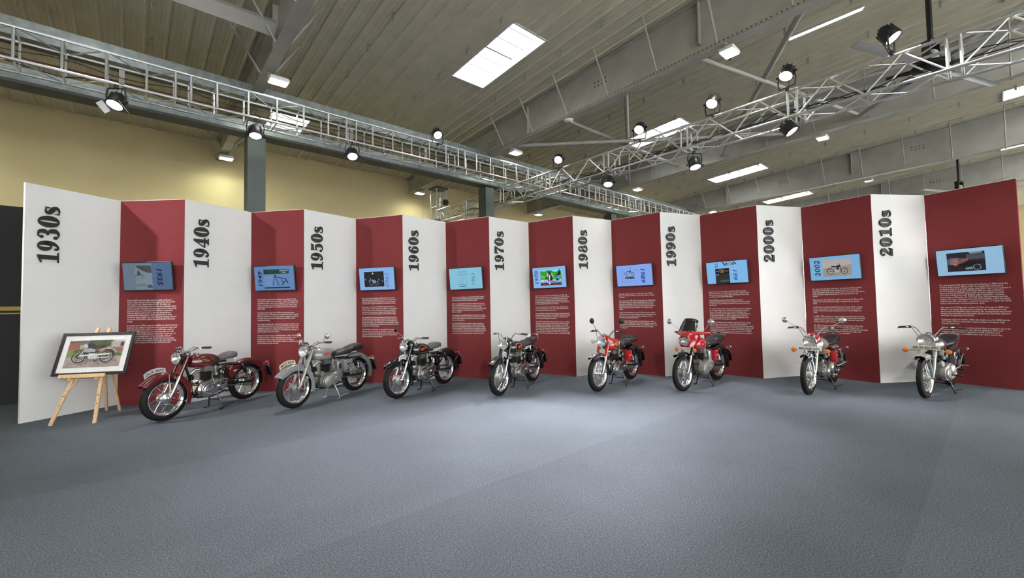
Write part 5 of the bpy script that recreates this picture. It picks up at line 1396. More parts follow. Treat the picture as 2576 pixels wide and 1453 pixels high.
        if mm and (sg > 0 or mm.get('both', True)) or (mm and mm.get('only') == sg):
            if mm.get('only') and mm['only'] != sg: continue
            s0 = e-dv*0.155; hd = Vector((mm['at'][0], sg*mm['at'][1], mm['at'][2])); s1 = s0+Vector((0.0, sg*0.01, 0.03)) if mm.get('bent') is None else s0+Vector((0.01, -sg*0.0, 0.06))
            b = MB(); b.tube([s0, s1, hd+Vector((0.012, 0, -0.01)), hd+Vector((0.012, 0, 0.0))], 0.0050, 6); st = b.build('mirror_stem', mm['stem'], bar_, 40)
            fd2 = Vector((-1, -sg*0.25, 0.05)).normalized()
            b = MB(); r = mm['r']
            b.lathe([(0, -0.034), (r*.45, -0.030), (r*.8, -0.018), (r*.98, -0.003), (r, 0.003), (r*.95, 0.006)], hd, fd2, 20); b.build('mirror_shell', mm['shell'], st, 50)
            b = MB(); b.lathe([(r*.94, 0.0045), (0, 0.005)], hd, fd2, 20); b.build('mirror_glass', MIRR, st, 50)
    # --- frame
    b = MB()
    b.tube([(0.375, 0, 0.93), (0.425, 0, 0.76)], 0.030, 12)
    b.tube([(0.38, 0, 0.80), (0.31, 0, 0.55), (0.265, 0, 0.30), (0.22, 0, 0.235)], 0.0185, 10)
    b.tube([(0.36, 0, 0.82), (0.05, 0, 0.715), (-0.19, 0, 0.70)], 0.018, 8)
    b.tube([(-0.18, 0, 0.70), (-0.205, 0, 0.40), (-0.21, 0, 0.27)], 0.016, 8)
    for sg in (1, -1):
        b.tube([(0.23, sg*0.05, 0.235), (0.0, sg*0.085, 0.215), (-0.21, sg*0.085, 0.255)], 0.013, 8)
        b.tube([(-0.17, sg*0.06, 0.70), (-0.36, sg*0.118, 0.685), (-0.56, sg*0.128, 0.675), (-0.74, sg*0.115, 0.665)], 0.011, 8)
        b.tube([(-0.20, sg*0.085, 0.36), (-0.36, sg*0.118, 0.52), (-0.47, sg*0.128, 0.665)], 0.010, 8)
    b.build('frame', FRAMEB, root, 50)
    # --- swing arm, shocks
    for sg in (1, -1):
        b = MB(); b.tube([(-0.20, sg*0.09, 0.375), (-0.45, sg*0.118, 0.345), (-0.70, sg*0.118, RW)], [0.02, 0.017, 0.017], 8); b.rbox((-0.695, sg*0.118, RW), (0.09, 0.012, 0.045), 0.004); b.build('swing_arm', FRAMEB, root, 45)
        t0 = Vector((-0.505, sg*0.135, 0.675)); t1 = Vector((-0.655, sg*0.135, 0.36)); sd = (t0-t1).normalized(); Ls = (t0-t1).length
        b = MB(); b.tube([t1, t1+sd*0.03, t1+sd*Ls*.5, t1+sd*Ls*.5], [0.018, 0.024, 0.024, 0.02], 12); sh = b.build('shock_absorber', P.get('shock_lo', CHROME), root, 40)
        b = MB(); b.tube([t1+sd*Ls*.48, t1+sd*Ls*.5, t0-sd*0.03, t0], [0.028, 0.0295, 0.0295, 0.014], 12); b.build('shock_shroud', P.get('shock_up', FRAMEB), sh, 40)
    # --- tank
    xs = [0.335, 0.325, 0.305, 0.27, 0.22, 0.16, 0.10, 0.04, -0.02, -0.07, -0.11, -0.145, -0.165]
    b = MB(); rings = []
    for x in xs:
        w, zt, zb = tank_prof(x); zc = zb+(zt-zb)*0.42; ring = []
        for k in range(32):
            a = 2*PI*k/32; s_ = math.sin(a); c = math.cos(a)
            e = 2.3 if s_ > 0 else 3.2
            kk = abs(s_)**(0.9); z = zc+(zt-zc)*kk if s_ > 0 else zc-(zc-zb)*kk
            yy = w*max(0.0, (1-min(kk, 1)**e))**(1/2.4); ring.append((x, math.copysign(yy, c), z))
        rings.append(ring)
    b.loft(rings); tk = b.build('fuel_tank', P.get('tankm', MP), root, 50)
    b = MB(); b.lathe([(0.038, 0), (0.042, 0.006), (0.042, 0.018), (0.034, 0.026), (0.012, 0.03), (0, 0.03)], (0.20, 0.0, 0.928), (0.05, 0, 1), 18); b.build('filler_cap', CHROME, tk, 40)
    for sg in (1, -1):
        if P.get('kneepad', True): tank_patch('knee_pad', oval(-0.045, 0.795, 0.075, 0.052, p=2.6, sk=-.1), tk, GRIP, 0.007, sg)
        for (nm, m, pts) in P.get('tank_patches', ()): tank_patch(nm, pts, tk, m, 0.0016 if nm != 'badge_wing' else 0.0034, sg)
        for (m, r, pts) in P.get('tank_lines', ()): tank_line('pinstripe', pts, tk, m, r, sg)
    for (txt, x0, z0, size, wd, m) in P.get('tank_text', ()):
        me = text_mesh(txt, size, m, shear=0.35, off=0.0006, width=wd); conform(me, tk, 'tank_lettering', x0, z0, 1.0, 1.0, 0.005, 1)
    # --- engine
    b = MB(); out = [(0.215, 0.27), (0.245, 0.33), (0.225, 0.42), (0.15, 0.475), (0.02, 0.485), (-0.06, 0.46), (-0.09, 0.38), (-0.06, 0.28), (0.02, 0.225), (0.14, 0.225)]
    b.prism(out, -0.085, 0.085); eg = b.build('crankcase', P['case'], root, 35)
    b = MB()
    for k in range(9):
        z = 0.488+k*0.0155; r = 0.072 if k < 7 else 0.078; b.rbox((0.045, 0, z+0.004), (r*2, r*2, 0.006), 0.0028)
        b.rbox((0.045, 0, z+0.0115), (r*1.5, r*1.5, 0.012), 0.003)
    b.build('cylinder', P['cyl'], eg, 20)
    b = MB()
    for k in range(5):
        z = 0.632+k*0.0155; r = 0.082-0.003*abs(k-2); b.rbox((0.045, 0, z+0.004), (r*2, r*2.1, 0.006), 0.0028); b.rbox((0.045, 0, z+0.0115), (r*1.5, r*1.5, 0.012), 0.003)
    b.build('cylinder_head', P['head'], eg, 20)
    for x in (-0.005, 0.095):
        b = MB(); b.rbox((x, 0, 0.724), (0.055, 0.12, 0.035), 0.012); b.build('rocker_cover', P['head'], eg, 30)
    # primary chaincase on the left
    def stadium(x0, z0, r0, x1, z1, r1, n=14):
        d = Vector((x1-x0, z1-z0)); a = math.atan2(d.y, d.x); k = math.acos(max(-1, min(1, (r0-r1)/d.length))); o = []
        for i in range(n+1): t = a+k+(2*PI-2*k)*i/n; o.append((x0+r0*math.cos(t), z0+r0*math.sin(t)))
        for i in range(n+1): t = a-k+2*k*i/n; o.append((x1+r1*math.cos(t), z1+r1*math.sin(t)))
        return o
    if not P.get('modern'):
        b = MB(); b.prism(stadium(0.10, 0.335, 0.112, -0.135, 0.405, 0.092), 0.080, 0.135, 0.006); pc = b.build('primary_case', P['prim'], eg, 40)
        b = MB(); b.prism(stadium(0.10, 0.335, 0.104, -0.135, 0.405, 0.084), 0.134, 0.168, 0.022); b.build('primary_cover', P['prim'], pc, 40)
        b = MB(); b.lathe([(0.030, 0), (0.030, 0.008), (0.022, 0.014), (0.010, 0.014), (0.010, 0.02), (0, 0.02)], (-0.06, 0.166, 0.375), (0, 1, 0), 18); b.build('inspection_cap', P['prim'], pc, 40)
        b = MB()
        for (x, z) in ((0.175, 0.335), (0.02, 0.43), (0.05, 0.255), (-0.19, 0.42)): b.lathe([(0.010, 0), (0.010, 0.006), (0.006, 0.008), (0, 0.008)], (x, 0.162, z), (0, 1, 0), 10)
        o = b.build('cover_screws', CHROME, pc, 30); o['kind'] = 'stuff'
    else:
        b = MB(); b.prism(stadium(0.12, 0.335, 0.118, -0.11, 0.375, 0.112), 0.080, 0.145, 0.01); pc = b.build('primary_case', P['prim'], eg, 40)
        b = MB(); b.lathe([(0.100, 0), (0.102, 0.018), (0.090, 0.040), (0.06, 0.052), (0, 0.055)], (-0.09, 0.140, 0.375), (0, 1, 0), 24); b.build('clutch_dome', P['prim'], pc, 40)
        b = MB(); b.lathe([(0.085, 0), (0.086, 0.02), (0.072, 0.036), (0.0, 0.04)], (0.12, 0.140, 0.335), (0, 1, 0), 24); b.build('alternator_dome', P['prim'], pc, 40)
        b = MB(); b.lathe([(0.055, -0.05), (0.058, 0.03), (0.046, 0.048), (0, 0.05)], (0.185, 0.07, 0.50), (0.1, 1, 0), 20); b.build('starter_motor', P['prim'], eg, 40)
    b = MB(); b.lathe([(0, -0.09), (0.048, -0.09), (0.05, -0.08), (0.05, 0.085), (0.044, 0.095), (0.02, 0.10), (0, 0.10)], (0.185, 0, 0.475), (0, 1, 0), 20); b.build('dynamo', P['case'], eg, 40)
    b = MB(); b.rbox((-0.165, 0, 0.385), (0.16, 0.15, 0.20), 0.03); b.build('gearbox', P['case'], eg, 30)
    b = MB(); b.lathe([(0.024, 0), (0.028, 0.02), (0.028, 0.10), (0.022, 0.12)], (-0.09, 0.035, 0.585), (0, 0.1, 1), 14); b.tube([(-0.03, 0, 0.675), (-0.09, 0.02, 0.66), (-0.17, 0.03, 0.655)], 0.024, 10); b.lathe([(0, 0), (0.034, 0), (0.034, 0.05), (0, 0.05)], (-0.095, 0.05, 0.545), (0, 0, 1), 14); b.build('carburettor', P.get('carbm', DULL), eg, 40)
    b = MB(); b.tube([(0.12, -0.03, 0.675), (0.18, -0.05, 0.68), (0.245, -0.08, 0.60), (0.255, -0.105, 0.42), (0.20, -0.125, 0.29), (0.05, -0.15, 0.25), (-0.15, -0.165, 0.26)], 0.0195, 10); ex = b.build('exhaust_pipe', CHROME, root, 50)
    b = MB(); b.tube([(-0.12, -0.168, 0.26), (-0.18, -0.172, 0.265), (-0.30, -0.18, 0.275), (-0.80, -0.185, 0.32), (-0.92, -0.185, 0.33)], [0.02, 0.03, 0.042, 0.042, 0.022], 14); b.build('silencer', CHROME, ex, 50)
    if P.get('crashbar'):
        for sg in (1, -1):
            b = MB(); b.tube([(0.30, sg*0.03, 0.56), (0.31, sg*0.16, 0.52), (0.29, sg*0.23, 0.42), (0.27, sg*0.19, 0.28), (0.24, sg*0.05, 0.24)], 0.0115, 8); b.build('crash_bar', P['crashbar'], root, 50)
    # --- boxes under the seat
    tb_ = P['toolbox']
    if tb_['kind'] == 'tri':
        out = [(-0.245, 0.665), (-0.255, 0.50), (-0.275, 0.455), (-0.315, 0.455), (-0.47, 0.60), (-0.485, 0.64), (-0.45, 0.668)]
    else:
        out = [(-0.235, 0.655), (-0.245, 0.46), (-0.275, 0.43), (-0.36, 0.455), (-0.435, 0.56), (-0.445, 0.63), (-0.41, 0.662)]
    for sg in (1, -1):
        b = MB(); b.prism(out, sg*0.075, sg*0.168, 0.022); bx = b.build('side_box', tb_['m'], root, 40)
        cx = sum(p[0] for p in out)/len(out); cz = sum(p[1] for p in out)/len(out)
        b = MB(); b.prism([(cx+.045, cz+.01), (cx+.01, cz+.025), (cx-.055, cz+.02), (cx-.01, cz+.003), (cx-.0, cz-.014), (cx+.02, cz-.012)], sg*0.166, sg*0.1705); b.build('side_emblem', tb_.get('emb', BADGE_S), bx, 30)
        b = MB(); b.lathe([(0.013, 0), (0.013, 0.01), (0.006, 0.013), (0, 0.013)], (-0.29, sg*0.163, 0.645), (0, sg, 0), 12); b.build('box_knob', CHROME, bx, 40)
    af = P.get('airbox')
    if af:
        b = MB(); b.rbox((-0.20, 0.0, 0.565), (0.10, 0.225, 0.185), 0.018); ab = b.build('air_filter_box', af, root, 35)
        b = MB(); b.prism([(-0.175, 0.51), (-0.175, 0.585), (-0.19, 0.61), (-0.21, 0.61), (-0.225, 0.585), (-0.225, 0.51)], 0.11, 0.118, 0.004); b.build('filter_grille', P.get('grille', BLK_PLASTIC), ab, 30)
        b = MB(); b.rbox((-0.20, 0.0, 0.665), (0.085, 0.16, 0.022), 0.006); b.build('battery_strap', P.get('strap', CHROME), ab, 30)
    else:
        b = MB(); b.rbox((-0.195, 0, 0.56), (0.10, 0.20, 0.17), 0.02); ab = b.build('battery_box', FRAMEB, root, 35)
        b = MB(); b.rbox((-0.195, 0, 0.662), (0.085, 0.15, 0.03), 0.006); b.build('battery_strap', P.get('strap', CHROME), ab, 30)
    # --- seat(s)
    def pad(name, x0, x1, zb, zt, w0, w1, m, nose=0.5, rise=0.0):
        n = 9; rings = []
        for i in range(n+1):
            t = i/n; x = x0+(x1-x0)*t; w = w0+(w1-w0)*min(1, t*1.6); e = math.sin(PI*min(1, max(0.0, min(t, 1-t)*5.0))/2)**.6 if min(t, 1-t) < .1 else 1.0
            e = max(e, .35); hh = (zt-zb)*(0.55+0.45*math.sin(PI*min(t*1.3, 1)*.5))*e; rz_ = rise*t*t
            ring = []
            for k in range(18):
                a = 2*PI*k/18; c, s_ = math.cos(a), math.sin(a); ring.append((x, math.copysign(abs(c)**.55, c)*w*e, zb+rz_+hh*.5+math.copysign(abs(s_)**.7, s_)*hh*.5))
            rings.append(ring)
        b = MB(); b.loft(rings); return b.build(name, m, root, 50)
    if P['seat'] == 'saddle':
        sd_ = pad('seat', -0.145, -0.455, 0.775, 0.885, 0.045, 0.142, P['seatm'], rise=0.02)
        for sg in (1, -1):
            b = MB(); pr = [];
            pts = [Vector((-0.40, sg*0.10, 0.685))+Vector((math.cos(k*.9)*0.018, math.sin(k*.9)*0.018, k*0.0026)) for k in range(38)]
            b.tube(pts, 0.0032, 5); b.build('seat_spring', CHROME, sd_, 50)
        b = MB()
        for k in range(4): b.ball((-0.25-k*0.05, 0.112+0.011*k, 0.795), 0.006, 8, 5)
        o = b.build('seat_studs', CHROME, sd_, 40); o['kind'] = 'stuff'
        if P.get('pillion'):
            ps = pad('pillion_seat', -0.49, -0.76, 0.835, 0.935, 0.11, 0.125, P['seatm'])
            b = MB(); b.rbox((-0.60, 0, 0.80), (0.18, 0.10, 0.07), 0.01); b.build('pillion_bracket', FRAMEB, ps, 30)
            if P.get('pillion_rail'):
                b = MB(); b.tube([(-0.62, 0.13, 0.84), (-0.70, 0.135, 0.92), (-0.80, 0.08, 0.975), (-0.82, 0.0, 0.985), (-0.80, -0.08, 0.975), (-0.70, -0.135, 0.92), (-0.62, -0.13, 0.84)], 0.006, 6); b.build('grab_rail', CHROME, ps, 50)
        b = MB(); b.rbox((-0.20, 0, 0.755), (0.20, 0.08, 0.03), 0.008); b.build('seat_bracket', FRAMEB, root, 30)
    else:
        sd_ = pad('seat', -0.12, -0.50, 0.745, 0.855, 0.085, 0.142, P['seatm'])
        pad('pillion_seat', -0.46, -0.82, 0.775, 0.915, 0.136, 0.130, P['seatm'], rise=0.01)
        if P.get('rail'):
            b = MB(); b.tube([(-0.52, 0.135, 0.74), (-0.66, 0.145, 0.82), (-0.80, 0.11, 0.925), (-0.83, 0.0, 0.955), (-0.80, -0.11, 0.925), (-0.66, -0.145, 0.82), (-0.52, -0.135, 0.74)], 0.0075, 8); b.build('grab_rail', P['rail'], root, 50)
    # --- rear mudguard, lamp, plate
    Rb = RW+0.078
    rf = fender('rear_mudguard', P['rfender'], root, RAX, Rb, 62, 196, P.get('rfw', 0.165), P.get('rfd', 0.055), 0.0, 28)
    def rpt(a, y, r): a = math.radians(a); return RAX+Vector((math.cos(a)*r, y, math.sin(a)*r))
    for sg in (1, -1):
        b = MB(); b.tube([(-0.50, sg*0.135, 0.43), rpt(150, sg*0.105, Rb-0.02)] if P.get('longstay') else [RAX+Vector((0, sg*0.125, 0.02)), rpt(150, sg*0.10, Rb-0.02)], 0.0075, 6); b.build('mudguard_stay', P.get('rstay', MP), rf, 40)
    tp = rpt(163, 0, Rb+0.035)
    b = MB(); b.rbox(tp+Vector((-0.045, 0, -0.01)), (0.035, 0.20, 0.22), 0.012, Matrix.Rotation(math.radians(14), 3, 'Y')); pl = b.build('rear_plate', P.get('rplate', FRAMEB), rf, 30)
    b = MB(); b.rbox(tp+Vector((-0.055, 0, 0.13)), (0.06, 0.10, 0.075), 0.018, Matrix.Rotation(math.radians(14), 3, 'Y')); b.build('tail_lamp', REDLENS, rf, 35)
    if P.get('box_tail'):
        b = MB(); b.rbox(tp+Vector((-0.06, 0.0, 0.03)), (0.05, 0.155, 0.20), 0.014, Matrix.Rotation(math.radians(14), 3, 'Y')); b.build('plate_surround', P['box_tail'], rf, 30)
    # --- indicators
    ind = P.get('signals')
    if ind:
        for sg in (1, -1):
            if ind.get('front'):
                c = Vector((ind['front'][0], sg*ind['front'][1], ind['front'][2])); b = MB(); b.tube([Vector((c.x-0.03, sg*0.10, c.z+0.005)), c+Vector((-0.02, -sg*0.03, 0))], 0.009, 8); si = b.build('front_signal', ind.get('stalk', CHROME), root, 40)
                b = MB(); b.lathe([(0, -0.032), (0.024, -0.026), (0.038, -0.006), (0.039, 0.004)], c, (1, 0, 0), 18); b.build('signal_shell', ind.get('shell', CHROME), si, 45)
                b = MB(); b.lathe([(0.038, 0.003), (0.034, 0.014), (0.02, 0.020), (0, 0.022)], c, (1, 0, 0), 18); b.build('signal_lens', ind['lens'], si, 45)
            c = Vector((-0.865, sg*0.20, 0.665)); b = MB(); b.tube([Vector((-0.86, sg*0.09, 0.665)), c+Vector((0, -sg*0.02, 0))], 0.009, 8); si = b.build('rear_signal', CHROME, root, 40)
            b = MB(); b.lathe([(0, 0.040), (0.022, 0.034), (0.034, 0.010), (0.035, -0.004), (0, -0.01)], c, (1, 0, 0), 16); b.build('signal_shell', CHROME, si, 45)
    # --- centre stand, pegs, chain
    b = MB()
    for sg in (1, -1):
        b.tube([(-0.075, sg*0.085, 0.245), (-0.105, sg*0.125, 0.13), (-0.125, sg*0.165, 0.0), (-0.115, sg*0.172, -0.010), (-0.05, sg*0.182, -0.010)], 0.0125, 8)
    b.tube([(-0.105, -0.125, 0.13), (-0.105, 0.125, 0.13)], 0.009, 8)
    b.build('centre_stand', P.get('standm', FRAMEB), root, 45)
    b = MB(); b.tube([(-0.13, 0.165, 0.02), (-0.20, 0.225, 0.05), (-0.26, 0.235, 0.055)], 0.009, 6); b.build('stand_lever', P.get('standm', FRAMEB), root, 45)
    for sg in (1, -1):
        b = MB(); b.tube([(-0.135, sg*0.09, 0.285), (-0.135, sg*0.165, 0.282)], 0.010, 8); fp = b.build('footrest', CHROME, root, 40)
        b = MB(); b.tube([(-0.135, sg*0.155, 0.282), (-0.135, sg*0.165, 0.282), (-0.135, sg*0.265, 0.282), (-0.135, sg*0.272, 0.282)], [0.012, 0.018, 0.018, 0.012], 10); b.build('footrest_rubber', GRIP, fp, 40)
        b = MB(); b.tube([(-0.43, sg*0.13, 0.345), (-0.43, sg*0.17, 0.35), (-0.43, sg*0.245, 0.352)], [0.010, 0.016, 0.016], 8); b.build('pillion_footrest', P.get('pegm', GRIP), root, 40)
    b = MB(); b.tube([(-0.15, -0.115, 0.44), (-0.16, -0.20, 0.45), (-0.235, -0.215, 0.575), (-0.24, -0.295, 0.575)], [0.011, 0.011, 0.010, 0.014], 8); b.build('kick_lever', CHROME, root, 45)
    b = MB(); b.tube([(0.06, 0.175, 0.26), (0.14, 0.20, 0.285), (0.17, 0.235, 0.285)], 0.007, 6); b.build('brake_pedal', CHROME, root, 45)
    b = MB(); b.prism([(-0.16, 0.455), (-0.68, 0.405), (-0.74, 0.36), (-0.73, 0.345), (-0.66, 0.385), (-0.16, 0.435)], 0.075, 0.092, 0.004); b.build('chain_guard', P.get('cguard', FRAMEB), root, 35)
    b = MB(); b.tube([(-0.19, 0.078, 0.355), (-0.68, 0.078, 0.262)], 0.008, 5); b.tube([(-0.19, 0.078, 0.43), (-0.68, 0.078, 0.392)], 0.008, 5); b.build('drive_chain', DULL, root, 30)
    b = MB(); b.lathe([(0.035, -0.004), (0.085, -0.003), (0.088, 0.0), (0.085, 0.003), (0.035, 0.004)], RAX+Vector((0, 0.078, 0)), (0, 1, 0), 28); b.build('rear_sprocket', DULL, root, 30)
    # horn and wiring
    b = MB(); b.lathe([(0, -0.02), (0.035, -0.015), (0.048, 0.0), (0.046, 0.01), (0.02, 0.014), (0, 0.016)], (0.33, 0.07, 0.58), (1, 0.2, 0), 18); b.build('horn', P.get('hornm', FRAMEB), root, 45)
    # --- front number plates
    fp = P.get('fplate')
    if fp:
        if fp['kind'] == 'curved':      # blade along the top of the mudguard, read from the side
            a = math.radians(fp.get('ang', 74)); c = FAX+Vector((math.cos(a)*(Rf+0.008), 0, math.sin(a)*(Rf+0.008)))
            plate(ff, 'front_plate', fp['text'], 0.06, fp['m'], c+Vector((0, fp.get('y', 0), fp.get('dz', -0.012))), (0, math.radians(fp.get('tilt', -9)), PI), fp.get('w', 0.30), 0.072, 0.054, 0.042)
        else:
            plate(root, 'front_plate', fp['text'], 0.06, fp['m'], fp['at'], (0, 0, PI/2), fp['w'], fp['h'], fp['ts'])
    if P.get('fairing'):
        FM = P['fairing']
        # shell around the lamp with a swept-back upper lip
        def sec(x, w, zlo, zhi, n=20, p=3.0):
            o = []
            for k in range(n):
                a = 2*PI*k/n; c, s_ = math.cos(a), math.sin(a)
                o.append((x - 0.10*abs(c)**3, math.copysign(abs(c)**(2/p), c)*w, (zlo+zhi)/2+math.copysign(abs(s_)**(2/p), s_)*(zhi-zlo)/2))
            return o
        circ = [(0.578, math.cos(2*PI*k/20)*hr*1.04, hc.z+math.sin(2*PI*k/20)*hr*1.04) for k in range(20)]
        face = [(x+0.0, y, z) for x, y, z in sec(0.572, 0.118, 0.785, 1.03, p=4.0)]
        b = MB(); b.loft([circ, face, sec(0.562, 0.136, 0.772, 1.048, p=4.0), sec(0.53, 0.152, 0.768, 1.07, p=3.6), sec(0.46, 0.170, 0.79, 1.095), sec(0.40, 0.172, 0.83, 1.09)], caps=False); fa = b.build('fairing', FM, root, 50)
        b = MB(); rg = []
        for y in [(-1+2*k/16) for k in range(17)]:
            x = 0.53-0.26*abs(y)**1.6; w = y*0.345; rg.append([(x+0.02, w, 1.075-0.02*abs(y)), (x+0.035, w, 1.05-0.015*abs(y)), (x+0.015, w, 0.985+0.045*abs(y)), (x-0.03, w, 0.98+0.05*abs(y)), (x-0.05, w, 1.06-0.01*abs(y)), (x-0.01, w, 1.085-0.02*abs(y))])
        b.loft(rg); b.build('hand_guard', FM, fa, 50)
        b = MB(); b.lathe([(0.098, 0.0), (0.108, 0.008), (0.116, 0.002)], hc+Vector((0.03, 0, 0)), (1, 0, -0.04), 28); b.build('lamp_surround', FM, fa, 50)
        b = MB(); rg = []
        for k in range(13):
            y = -1+2*k/12; w = y*0.172; x = 0.535-0.085*y*y; top_ = 1.315-0.05*abs(y)**4
            rg.append([(x, w, 1.075), (x-0.05, w*.98, 1.15), (x-0.11, w*.93, 1.23), (x-0.155, w*.86, top_), (x-0.159, w*.86, top_), (x-0.115, w*.93, 1.23), (x-0.055, w*.98, 1.15), (x-0.005, w, 1.075)])
        b.loft(rg); b.build('windscreen', SMOKE, fa, 60)
        b = MB()
        for k in range(5):
            y = -.8+.4*k; b.lathe([(0.008, 0), (0.006, 0.006), (0, 0.007)], (0.531-0.075*y*y, y*0.155, 1.088), (1, 0, .4), 8)
        o = b.build('screen_screws', CHROME, fa, 30); o['kind'] = 'stuff'
    for fn in P.get('extra', ()): fn(root)
    # --- placing: front tyre on the floor, rear tyre held up by the centre stand
    th = 0.0235
    yaw = math.radians(P['yaw']); root.rotation_euler = (0, th, yaw)
    fx, fy = P['front']
    dx = 0.685*math.cos(th) - 0.0
    root.location = (fx - math.cos(yaw)*0.685, fy - math.sin(yaw)*0.685, 0.685*math.sin(th)+0.0005)
    return root
MAROON = paint('maroon', (0.115, 0.006, 0.009)); GREY = paint('battleship_grey', (0.235, 0.235, 0.240), 0.22); RED = paint('bright_red', (0.55, 0.012, 0.012)); RED2 = paint('deep_red', (0.42, 0.008, 0.014)); SILVER = mat('paint_silver', (0.50, 0.49, 0.47), 0.25, metal=0.6, coat=1.0, vary=0.03); GUN = mat('paint_gunmetal', (0.13, 0.125, 0.125), 0.25, metal=0.5, coat=1.0, vary=0.04)
GREYP = mat('paint_grey_metal', (0.40, 0.40, 0.41), 0.35, metal=0.35, vary=0.04)
BAR_FLAT = [(0.345, 0.11, 1.005), (0.325, 0.17, 1.035), (0.285, 0.23, 1.045), (0.225, 0.36, 1.045)]
BAR_UP = [(0.345, 0.09, 1.01), (0.35, 0.13, 1.06), (0.325, 0.20, 1.095), (0.235, 0.365, 1.075)]
BAR_WIDE = [(0.345, 0.10, 1.02), (0.35, 0.15, 1.09), (0.325, 0.22, 1.125), (0.245, 0.41, 1.105)]
DEF = dict(rim=CHROME, hubm=CAST, hub=0.085, fork_lo=POL, lamp=FRAMEB, case=CAST, cyl=FRAMEB, head=CAST, prim=POL, seatm=LEATHER, bar=BAR_FLAT, ff=(42, 206, 0.125, 0.045), stays=(95, 150, 200))
def bike(**k):
    P = dict(DEF); P.update(k); return motorcycle(P)
# tank graphics
def wing(cx, cz, s=1.0):
    return [(cx+.062*s, cz+.008*s), (cx+.055*s, cz+.022*s), (cx+.01*s, cz+.026*s), (cx-.03*s, cz+.030*s), (cx-.085*s, cz+.024*s), (cx-.072*s, cz+.012*s), (cx-.03*s, cz+.006*s), (cx-.018*s, cz-.016*s), (cx+.02*s, cz-.022*s), (cx+.05*s, cz-.014*s)]
BAND = oval(0.13, 0.822, 0.115, 0.068, p=2.8, sk=0.02)
# 1 - maroon solo of the early fifties
def b1x(root):
    for sg in (1, -1):      # valance covering the side of the front mudguard
        pass
    b = MB(); b.tube([(0.30, 0.05, 0.36), (0.34, 0.03, 0.44), (0.36, 0.0, 0.60)], 0.005, 5); b.build('wiring', CABLE, root, 40)
    b = MB(); b.rbox((-0.20, 0.118, 0.545), (0.085, 0.03, 0.15), 0.01); b.build('oil_tank', GBLACK, root, 30)
bike(label='maroon motorcycle with grey solo saddle and plate DLX 3677', front=(-5.288, 6.53), yaw=-107.2, paint=MAROON, fender=MAROON, rfender=MAROON, fork_up=MAROON, fork_lo=CHROME, lamp=GBLACK, seat='saddle', seatm=LEATHER_G, staym=MAROON, rstay=MAROON,
     toolbox=dict(kind='tri', m=MAROON), fplate=dict(kind='curved', text='DLX 3677', m=PLATE_S, ang=72, w=0.30, tilt=-10), box_tail=MAROON, longstay=True, rfd=0.06, hub=0.088, hubm=POL, case=POL, prim=CHROME, ff=(36, 205, 0.13, 0.05),
     tank_lines=[(GOLD, 0.0022, BAND)], tank_text=[('Royal', 0.185, 0.828, 0.034, 0.062, GOLD), ('Enfield', 0.155, 0.800, 0.034, 0.085, GOLD)], kneepad=True, extra=[b1x])
# 2 - grey
def b2x(root):
    b = MB(); b.ball((0.46, 0.115, 1.055), (0.045, 0.028, 0.040), 14, 10); b.build('mirror_shell', CHROME, root, 50) if False else None
    b = MB(); b.lathe([(0, -0.05), (0.03, -0.045), (0.048, -0.02), (0.05, 0.0), (0.03, 0.006), (0, 0.008)], (0.44, -0.14, 1.055), (1, -.2, 0.1), 18); b.build('spot_lamp', CHROME, root, 50)
    b = MB(); b.lathe([(0.022, 0), (0.022, 0.006), (0, 0.007)], (0.52, 0.10, 0.475), (0, 1, 0), 14); b.build('yellow_disc', mat('yellow_tax_disc', (0.55, 0.36, 0.03), 0.5), root, 40)
bike(label='plain grey motorcycle with cream plate MDC 8677', front=(-3.654, 7.194), yaw=-113.4, paint=GREY, fender=GREY, rfender=GREY, fork_up=GREY, fork_lo=GREYP, lamp=GREY, lamp_r=0.095, seat='dual', seatm=LEATHER, staym=GREY, rstay=GREY, nacelle=None, bracketm=GREY,
     toolbox=dict(kind='tri', m=GREY, emb=PLATE_INK), airbox=GREY, grille=BLK_PLASTIC, fplate=dict(kind='curved', text='MDC 8677', m=PLATE_C, ang=72, w=0.30, tilt=-10), box_tail=GREYP, longstay=True, case=DULL, head=DULL, prim=CAST, hubm=DULL, standm=GREYP, ff=(34, 203, 0.135, 0.06), cguard=GREY,
     tank_patches=[('badge_wing', BADGE_R, wing(0.13, 0.815, 1.12)), ('badge', BADGE_S, oval(0.16, 0.815, 0.02, 0.02))], mirrors=dict(at=(0.30, 0.33, 1.155), r=0.052, stem=CHROME, shell=CHROME, both=True), extra=[b2x, lambda r: None])
# 3 - black with gold lined tank
bike(label='black motorcycle with grey saddle and gold lined red badge tank', front=(-2.098, 7.793), yaw=-118.8, paint=GBLACK, fender=GBLACK, rfender=GBLACK, fork_up=GBLACK, lamp=GBLACK, nacelle=GBLACK, seat='saddle', seatm=LEATHER_G, toolbox=dict(kind='tri', m=GBLACK, emb=BADGE_S), airbox=GBLACK, grille=PLATE_W,
     case=CAST, head=DULL, rstay=CHROME, fplate=dict(kind='curved', text='A411167CD', m=PLATE_W, ang=100, y=0.070, w=0.19, tilt=2, dz=-0.050), rfd=0.085, rfw=0.175, box_tail=GBLACK,
     tank_patches=[('tank_panel', GBLACK, BAND), ('badge_wing', BADGE_R, wing(0.125, 0.815, 1.1)), ('badge', BADGE_S, oval(0.15, 0.822, 0.026, 0.016))], tank_lines=[(GOLD, 0.0042, BAND)], mirrors=dict(at=(0.33, 0.36, 1.20), r=0.05, stem=CHROME, shell=GBLACK, only=-1), prim=POL)
